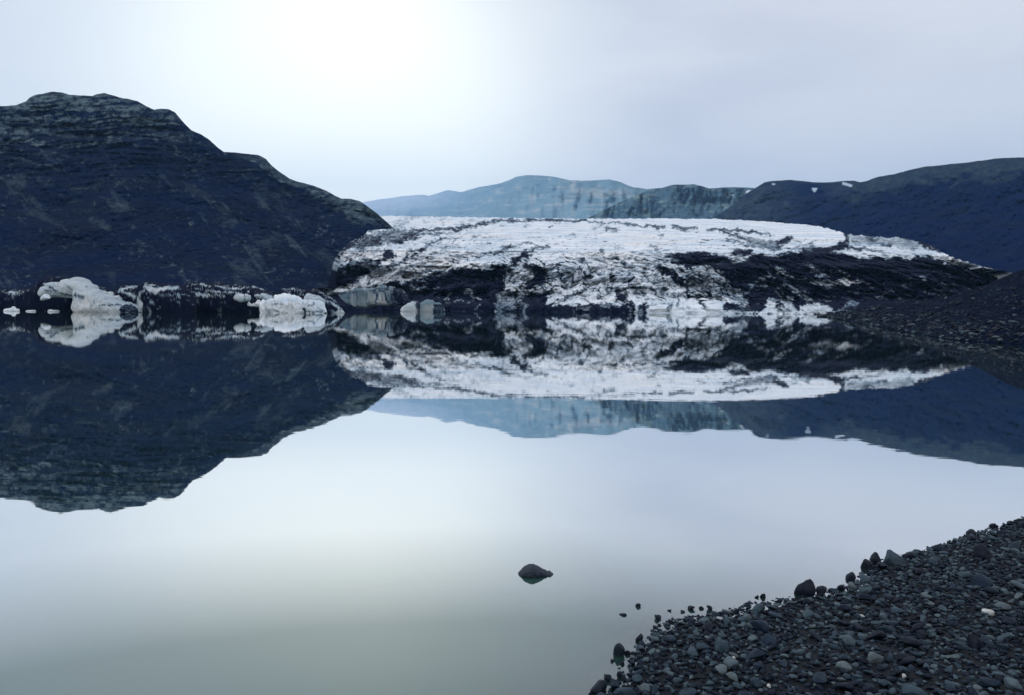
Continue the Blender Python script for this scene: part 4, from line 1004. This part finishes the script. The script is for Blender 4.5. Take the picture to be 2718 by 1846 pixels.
berg('small pale pointed ice floe left of the blue-grey lump', Z3([(755, 648), (790, 618), (850, 590), (930, 558), (960, 552), (975, 570), (985, 640)]), Z3([(755, 700), (985, 700)]), 225, 2.0, M['berg'], seed=15.0, nx=60, nt=30, base=.15, amp=.05,
     marks=[('stroke', Z3([(955, 555), (975, 640)]), 8, .7)])
berg('small blue-grey ice lump right of the pale pointed floe', Z3([(985, 640), (1010, 575), (1050, 545), (1100, 540), (1180, 560), (1250, 580), (1290, 620), (1310, 650)]), Z3([(985, 700), (1310, 700)]), 225, 2.4, M['berg_grey'], seed=16.0, nx=60, nt=30, amp=.06,
     marks=[('stroke', Z3([(1150, 560), (1250, 585)]), 4, .1), ('poly', Z3([(1170, 580), (1300, 600), (1310, 700), (1150, 700)]), 0, .8)])
# three small floes at the far left
for lab, pts in (('tiny white ice floe with a raised tip, leftmost on the dark water', [(45, 497), (90, 482), (150, 480), (178, 455), (195, 480), (250, 488)]),
                 ('flat white ice sliver, middle of the three tiny floes', [(335, 515), (360, 503), (440, 500), (447, 512)]),
                 ('flat white ice sliver nearest below the pale arch hollow', [(620, 505), (650, 492), (680, 500), (745, 503), (757, 515)])):
    o = loft('ice_floe', Z1(pts), Z1([(pts[0][0], 560), (pts[-1][0], 560)]), 134, 0.6, M['berg_white'], seed=20 + pts[0][0] / 100, nx=40, nt=20, amp=.06)
    tag(o, lab, 'ice floe', 'tiny floes at the far left')

# ------------------------------------------------------------------ stones
# the lone boulder in the water
BZ = lambda p: [(1300 + a * 260 / 2324, 1529 - (1529 - (1450 + b * 260 / 2324)) * 0.74 if b < 705 else 1450 + b * 260 / 2324) for a, b in p]
by = 1524.0
bd = float(on_level(np.array(1424.0), np.array(by))[1])
bo = loft('boulder', BZ([(650, 650), (690, 590), (760, 545), (830, 480), (900, 412), (950, 392), (1000, 390), (1060, 405), (1130, 438), (1200, 500), (1280, 548), (1360, 582), (1440, 605), (1500, 645), (1570, 705)]),
          BZ([(650, 800), (1570, 800)]), bd, 0.066, M['boulder'], nx=90, nt=60, amp=0.11, seed=31.0, freq=1.0, spike=0.03)
tag(bo, 'lone dark pointed boulder standing in the open calm water', 'boulder')

# beach surface: rises from the shoreline to the right
SH = np.array([(1500, 1920), (1575, 1850), (1640, 1803), (1668, 1758), (1700, 1713), (1730, 1673), (1772, 1646), (1900, 1628), (1990, 1605), (2080, 1590), (2150, 1580), (2230, 1560), (2290, 1520), (2330, 1490),
               (2420, 1470), (2520, 1440), (2600, 1412), (2680, 1388), (2760, 1362), (3000, 1300), (3400, 1230)], float)
SHW = on_level(SH[:, 0], SH[:, 1])[:, :2]


def shore_dist(x, y):
    d = np.full(np.shape(x), 1e9); sg = np.zeros(np.shape(x))
    for (ax, ay), (bx_, by_) in zip(SHW[:-1], SHW[1:]):
        ex, ey = bx_ - ax, by_ - ay
        tt = np.clip(((x - ax) * ex + (y - ay) * ey) / (ex * ex + ey * ey), 0, 1)
        dd = np.hypot(x - ax - tt * ex, y - ay - tt * ey)
        s = ex * (y - ay) - ey * (x - ax)
        sg = np.where(dd < d, -np.sign(s), sg); d = np.minimum(d, dd)
    return d * sg


def beach_z(x, y):
    d = shore_dist(x, y)
    return np.where(d > 0, 0.085 * d, 0.16 * d) + 0.006 * noise(vec(x * 2.6, y * 2.6, 0.3)) - 0.004


# the lake: one sheet, finely cut near the shore, where the milky water is shallow enough to see into
wxs = np.unique(np.concatenate([[-900, -400, -150, -60, -20, -8, -3], np.arange(-1.5, 7.01, 0.06), [8, 12, 20, 50, 120, 300, 700]]))
wys = np.unique(np.concatenate([[-60, -20, -5, 0, 1], np.arange(1.6, 10.01, 0.06), [12, 16, 25, 50, 100, 200, 400, 800]]))
WX, WY = np.meshgrid(wxs, wys, indexing='ij')
sdist = shore_dist(WX, WY)
shallow = np.where(sdist > -1.0, np.exp(-np.maximum(-0.16 * sdist + 0.004, 0) / 0.035), 0.0)
tag(link_mesh('water', np.stack([WX, WY, 0 * WX], -1).reshape(-1, 3), grid_quads(len(wxs), len(wys)), M['water'], {'shallow': shallow.ravel()}), kind='structure')

gx = np.linspace(-1.5, 9, 150); gy = np.linspace(1.5, 12, 150)
GX, GY = np.meshgrid(gx, gy, indexing='ij')
GZ = beach_z(GX, GY)
tag(link_mesh('beach', np.stack([GX, GY, GZ], -1).reshape(-1, 3), grid_quads(150, 150), M['beach']), kind='structure')


def pebble_shape(seed, sub):
    bm = bmesh.new(); bmesh.ops.create_icosphere(bm, subdivisions=sub, radius=1.0)
    v = np.array([tuple(p.co) for p in bm.verts]); f = np.array([[p.index for p in q.verts] for q in bm.faces]); bm.free()
    r = np.random.default_rng(seed)
    # a worn stone: cut by a few soft planes, then squashed
    v = v * (1 + 0.35 * fbm(v * 1.1 + seed * 3.1, 2))[:, None]
    for k in range(11):
        nn = r.normal(size=3); nn /= np.linalg.norm(nn); dd = r.uniform(0.45, 0.85)
        over = np.maximum(v @ nn - dd, 0); v = v - np.outer(over * 0.96, nn)
    v = v * (1 + 0.10 * fbm(v * 3.0 + seed * 1.1, 3))[:, None]
    v = v * np.array([1.0, r.uniform(0.62, 0.95), r.uniform(0.38, 0.72)])
    return v, f


SHAPES2 = [pebble_shape(k, 2) for k in range(14)]
SHAPES3 = [pebble_shape(k + 50, 3) for k in range(12)]


def rotm(rz, rx, ry):
    return np.array(Matrix.Rotation(rz, 3, 'Z') @ Matrix.Rotation(rx, 3, 'X') @ Matrix.Rotation(ry, 3, 'Y'))


def visible(x, y, z, pad=40):
    dv = np.stack([x, y, z], -1) - CPOS
    cf = dv @ F0
    sx = PW / 2 + FPX * (dv @ CR) / cf; sy = PH / 2 - FPX * (dv @ CU) / cf
    return sx, sy, (sx > -pad) & (sx < PW + pad) & (sy < PH + pad)


# candidates over the beach, large ones kept apart, small ones between
def scatter(nn, rmin, rmax, sep, taken, dmin, exp=2.0):
    res = []
    cell = 0.1
    while len(res) < nn:
        tries = 4000
        x = RNG.uniform(-0.4, 4.4, tries); y = RNG.uniform(1.9, 6.9, tries)
        d = shore_dist(x, y)
        z = beach_z(x, y)
        sx, sy, vis = visible(x, y, z, 150)
        ok = vis & (d > dmin)
        r = rmin + (rmax - rmin) * RNG.random(tries) ** exp
        n0 = len(res)
        for k in np.nonzero(ok)[0]:
            key = (int(x[k] / cell), int(y[k] / cell)); bad = False
            if sep > 0:
                for a in (-1, 0, 1):
                    for b in (-1, 0, 1):
                        for (qx, qy, qr) in taken.get((key[0] + a, key[1] + b), ()):
                            if (qx - x[k]) ** 2 + (qy - y[k]) ** 2 < (sep * (qr + r[k])) ** 2: bad = True; break
                        if bad: break
                    if bad: break
            if bad: continue
            taken.setdefault(key, []).append((x[k], y[k], r[k]))
            res.append((x[k], y[k], z[k], r[k], d[k]))
            if len(res) >= nn: break
        if len(res) - n0 < 3: break
    return res


# named stones first (close-up pixels of the beach)
ZS = lambda a, b: (1500 + .5241 * a, 1350 + .5241 * b)
named = [  # px, py (base), width px, height ratio, material, label
    (1590, 288, 62, .95, 'dark_stone', 'rounded dark stone standing tallest on the upper shoreline edge'),
    (1532, 305, 60, .65, 'dark_stone', 'flat dark stone left of the tall rounded one on the waterline'),
    (1675, 290, 105, .6, 'stone', 'wide grey stone right of the tall rounded shoreline stone'),
    (1745, 262, 48, .7, 'dark_stone', 'dark egg-shaped stone behind the wide grey shoreline stone'),
    (1238, 450, 104, .8, 'dark_stone', 'large black lumpy rock jutting from the gravel into the water'),
    (1312, 440, 62, .6, 'dark_stone', 'small dark rock touching the right side of the large black rock'),
    (1452, 365, 58, .65, 'dark_stone', 'dark stone in a small bay between black rock and tall stone'),
    (1400, 415, 38, .7, 'dark_stone', 'small dark stone in the bay right of the large black rock'),
    (1458, 418, 50, .7, 'grey_stone', 'lighter grey stone at the inner end of the small bay'),
    (974, 455, 24, .5, 'dark_stone', 'left one of two touching stones poking out of the shallows'),
    (1006, 454, 30, .65, 'dark_stone', 'right one of two touching stones poking out of the shallows'),
    (1005, 490, 34, .35, 'dark_stone', 'flat stone barely awash below the two touching stones'),
    (371, 500, 30, .6, 'dark_stone', 'small dark pebble alone farthest out in the shallows'),
    (295, 545, 42, .22, 'dark_stone', 'thin flat stone barely awash, leftmost in the shallows'),
    (470, 566, 36, .6, 'dark_stone', 'dark stone just off the rounded corner of the beach'),
    (530, 523, 22, .4, 'dark_stone', 'tiny stone at the left end of the row in the shallows'),
    (597, 530, 26, .4, 'dark_stone', 'low stone second in the row of stones in the shallows'),
    (642, 518, 38, .5, 'dark_stone', 'longest dark stone in the row of stones in the shallows'),
    (692, 511, 26, .5, 'dark_stone', 'small stone fourth in the row of stones in the shallows'),
    (732, 516, 32, .7, 'dark_stone', 'rounder stone at the right end of the row in the shallows'),
    (270, 748, 62, .95, 'dark_stone', 'angular upright dark stone standing in water off the lower beach'),
    (382, 680, 42, 1.0, 'dark_stone', 'slim leaning dark stone at the gravel edge of the lower beach'),
    (318, 742, 36, .6, 'dark_stone', 'small dark stone right of the angular upright one in water'),
    (240, 780, 22, .6, 'dark_stone', 'tiny stone below the angular upright one in the water'),
    (291, 793, 24, .7, 'dark_stone', 'tiny round stone between the upright stone and the gravel'),
    (276, 860, 36, .85, 'dark_stone', 'dark upright pebble at the lower gravel edge above the big round stone'),
    (212, 878, 40, .75, 'dark_stone', 'dark oval stone in water above the big round stone'),
    (176, 945, 88, .65, 'dark_stone', 'big smooth round dark stone at the bottom end of the shoreline'),
    (2065, 138, 46, .55, 'dark_stone', 'dark stone off the upper right end of the beach'),
    (2070, 168, 52, .45, 'dark_stone', 'flat dark stone below the one off the upper right beach'),
    (2176, 98, 38, .5, 'dark_stone', 'small dark stone at the upper right waterline'),
    (2158, 545, 66, .42, 'pale_stone', 'bright white flat stone lying on the dark beach'),
    (1578, 790, 74, .6, 'grey_stone', 'pale grey wedge-shaped stone in the middle of the gravel'),
    (1985, 775, 56, .5, 'grey_stone', 'pale grey stone right of the wedge-shaped one'),
    (1003, 630, 96, .6, 'blue_stone', 'large smooth blue-grey cobble near the lower waterline'),
    (1040, 700, 84, .6, 'blue_stone', 'boxy blue-grey cobble right below the large smooth one'),
    (2150, 265, 96, .7, 'dark_stone', 'big rounded dark cobble high on the right of the beach'),
    (2130, 410, 96, .65, 'blue_stone', 'big blue-grey cobble below the rounded dark one on the right'),
    (2100, 720, 80, .8, 'dark_stone', 'big black hollow-sided cobble in the lower right gravel'),
    (855, 775, 26, .7, 'pale_stone', 'tiny white pebble in the lower middle of the gravel'),
    (1035, 912, 22, .9, 'pale_stone', 'tiny white pebble near the bottom edge of the picture'),
    (1722, 860, 20, .8, 'pale_stone', 'tiny white pebble below the pale grey wedge-shaped stone'),
    (1505, 551, 30, .3, 'pale_stone', 'thin white pebble in the upper middle of the gravel'),
    (890, 740, 32, .4, 'pale_stone', 'thin white pebble above the tiny white one in lower gravel'),
    (1415, 826, 78, .4, 'grey_stone', 'long pale flat stone left of the tiny white pebble'),
    (1855, 497, 50, .35, 'grey_stone', 'thin slanting pale stone in the upper right gravel'),
]
taken = {}
names_mesh = {}
for k, (a, b, w, hr, mk, lab) in enumerate(named):
    px, py = ZS(a, b)
    p = on_level(np.array(px), np.array(py), 0.0)
    for _ in range(4):
        zb_ = float(max(beach_z(p[0], p[1]), -0.0))
        p = on_level(np.array(px), np.array(py), zb_)
    dist = float(np.linalg.norm(p - CPOS))
    half = w * .5241 / FPX * dist / 2 * 0.9
    v, f = SHAPES3[(9 if k == 4 else k) % len(SHAPES3)]
    rng = np.random.default_rng(900 + k)
    v = v @ rotm(rng.uniform(-0.7, 0.7), rng.uniform(-.25, .25), rng.uniform(-.25, .25)).T
    v = v / np.array([np.ptp(v[:, 0]), np.ptp(v[:, 1]), np.ptp(v[:, 2])])
    v = v * np.array([2 * half, 1.5 * half, 2 * half * hr * 1.45])
    v[:, 2] -= v[:, 2].min() + 0.30 * np.ptp(v[:, 2])
    p = p + np.array([0, 0.75 * half, 0])
    o = link_mesh('stone', v, None, M[mk], tris=f)
    o.location = p
    tag(o, lab, 'stone')
    taken.setdefault((int(p[0] / .1), int(p[1] / .1)), []).append((p[0], p[1], half * .8))

big = scatter(285, 0.019, 0.042, 0.80, taken, 0.03, 2.4)
big_meshes = []
for k, (v, f) in enumerate(SHAPES3):
    o = link_mesh('cobble', v, None, M['stone'], tris=f)
    big_meshes.append(o.data); bpy.data.objects.remove(o)
for k, (x, y, z, r, d) in enumerate(big):
    o = bpy.data.objects.new('cobble', big_meshes[k % len(big_meshes)]); COL.objects.link(o)
    o.location = (x, y, z + r * 0.30 + 0.004)
    o.rotation_euler = (RNG.normal(0, .22), RNG.normal(0, .22), RNG.uniform(0, 6.283))
    s = r * RNG.uniform(.85, 1.15)
    o.scale = (s * RNG.uniform(1.0, 1.35), s, s * RNG.uniform(0.8, 1.15))
    tag(o, 'rounded dark grey wet cobble lying among the gravel of the beach', 'cobble', 'dark cobbles of the stony beach')

mid = scatter(3000, 0.010, 0.022, 0.60, taken, 0.0, 1.6)
small = scatter(5600, 0.0045, 0.012, 0.0, {}, -0.02, 1.3)
vs, fs, tn, off = [], [], [], 0
for k, (x, y, z, r, d) in enumerate(mid + small):
    v, f = SHAPES2[k % len(SHAPES2)]
    v = (v * np.array([r * RNG.uniform(1.0, 1.35), r, r * RNG.uniform(.8, 1.2)])) @ rotm(RNG.uniform(0, 6.283), RNG.normal(0, .3), RNG.normal(0, .3)).T
    vs.append(v + np.array([x, y, z + r * (0.25 if k < len(mid) else RNG.uniform(0.1, 0.9))])); fs.append(f + off); off += len(v)
    tn.append(np.full(len(v), min(1.0, RNG.random() ** 1.25 * 0.97 if RNG.random() > .02 else 1.0)))
tag(link_mesh('gravel', np.vstack(vs), None, M['gravel'], {'tone': np.concatenate(tn)}, tris=np.vstack(fs)), kind='stuff')

# rubble strewn over the bank on the right, thickest along its water line
bank = np.array([tuple(v.co) for v in bpy.data.objects['shore'].data.vertices])
bank = bank[(bank[:, 2] > 0.02) & (bank[:, 1] > 30)]
w_ = np.exp(-bank[:, 2] / 1.6) + 0.10
pick = RNG.choice(len(bank), 1700, replace=False, p=w_ / w_.sum())
vs, fs, tn, off = [], [], [], 0
for k, q in enumerate(bank[pick]):
    v, f = SHAPES2[k % len(SHAPES2)]
    r = (0.05 + 0.20 * RNG.random() ** 3) * (q[1] / 60.0) ** 0.6
    v = (v * r * np.array([RNG.uniform(1, 1.5), 1, RNG.uniform(.7, 1.1)])) @ rotm(RNG.uniform(0, 6.283), RNG.normal(0, .3), RNG.normal(0, .3)).T
    vs.append(v + q + np.array([0, 0, r * 0.15])); fs.append(f + off); off += len(v)
    tn.append(np.full(len(v), min(1.0, RNG.random() ** 1.9)))
tag(link_mesh('rubble', np.vstack(vs), None, M['gravel'], {'tone': np.concatenate(tn)}, tris=np.vstack(fs)), kind='stuff')

# ------------------------------------------------------------------ the air
HZB = (-8500, 8500, -1400, 18800, -4.0, 2900.0)
x0, x1, y0, y1, z0, z1 = HZB
hv = np.array([(x, y, z) for z in (z0, z1) for (x, y) in ((x0, y0), (x1, y0), (x1, y1), (x0, y1))])
hf = np.array([[3, 2, 1, 0], [4, 5, 6, 7], [0, 1, 5, 4], [1, 2, 6, 5], [2, 3, 7, 6], [3, 0, 4, 7]])
mt, n, l, out = new_mat('haze_air')
pv = n.new('ShaderNodeVolumePrincipled')
pv.inputs['Color'].default_value = (0.34, 0.62, 1.0, 1)
pv.inputs['Density'].default_value = 0.00006
pv.inputs['Anisotropy'].default_value = 0.35
l.new(pv.outputs[0], out.inputs['Volume'])
tag(link_mesh('haze', hv, hf, mt, smooth_shade=False), kind='stuff')
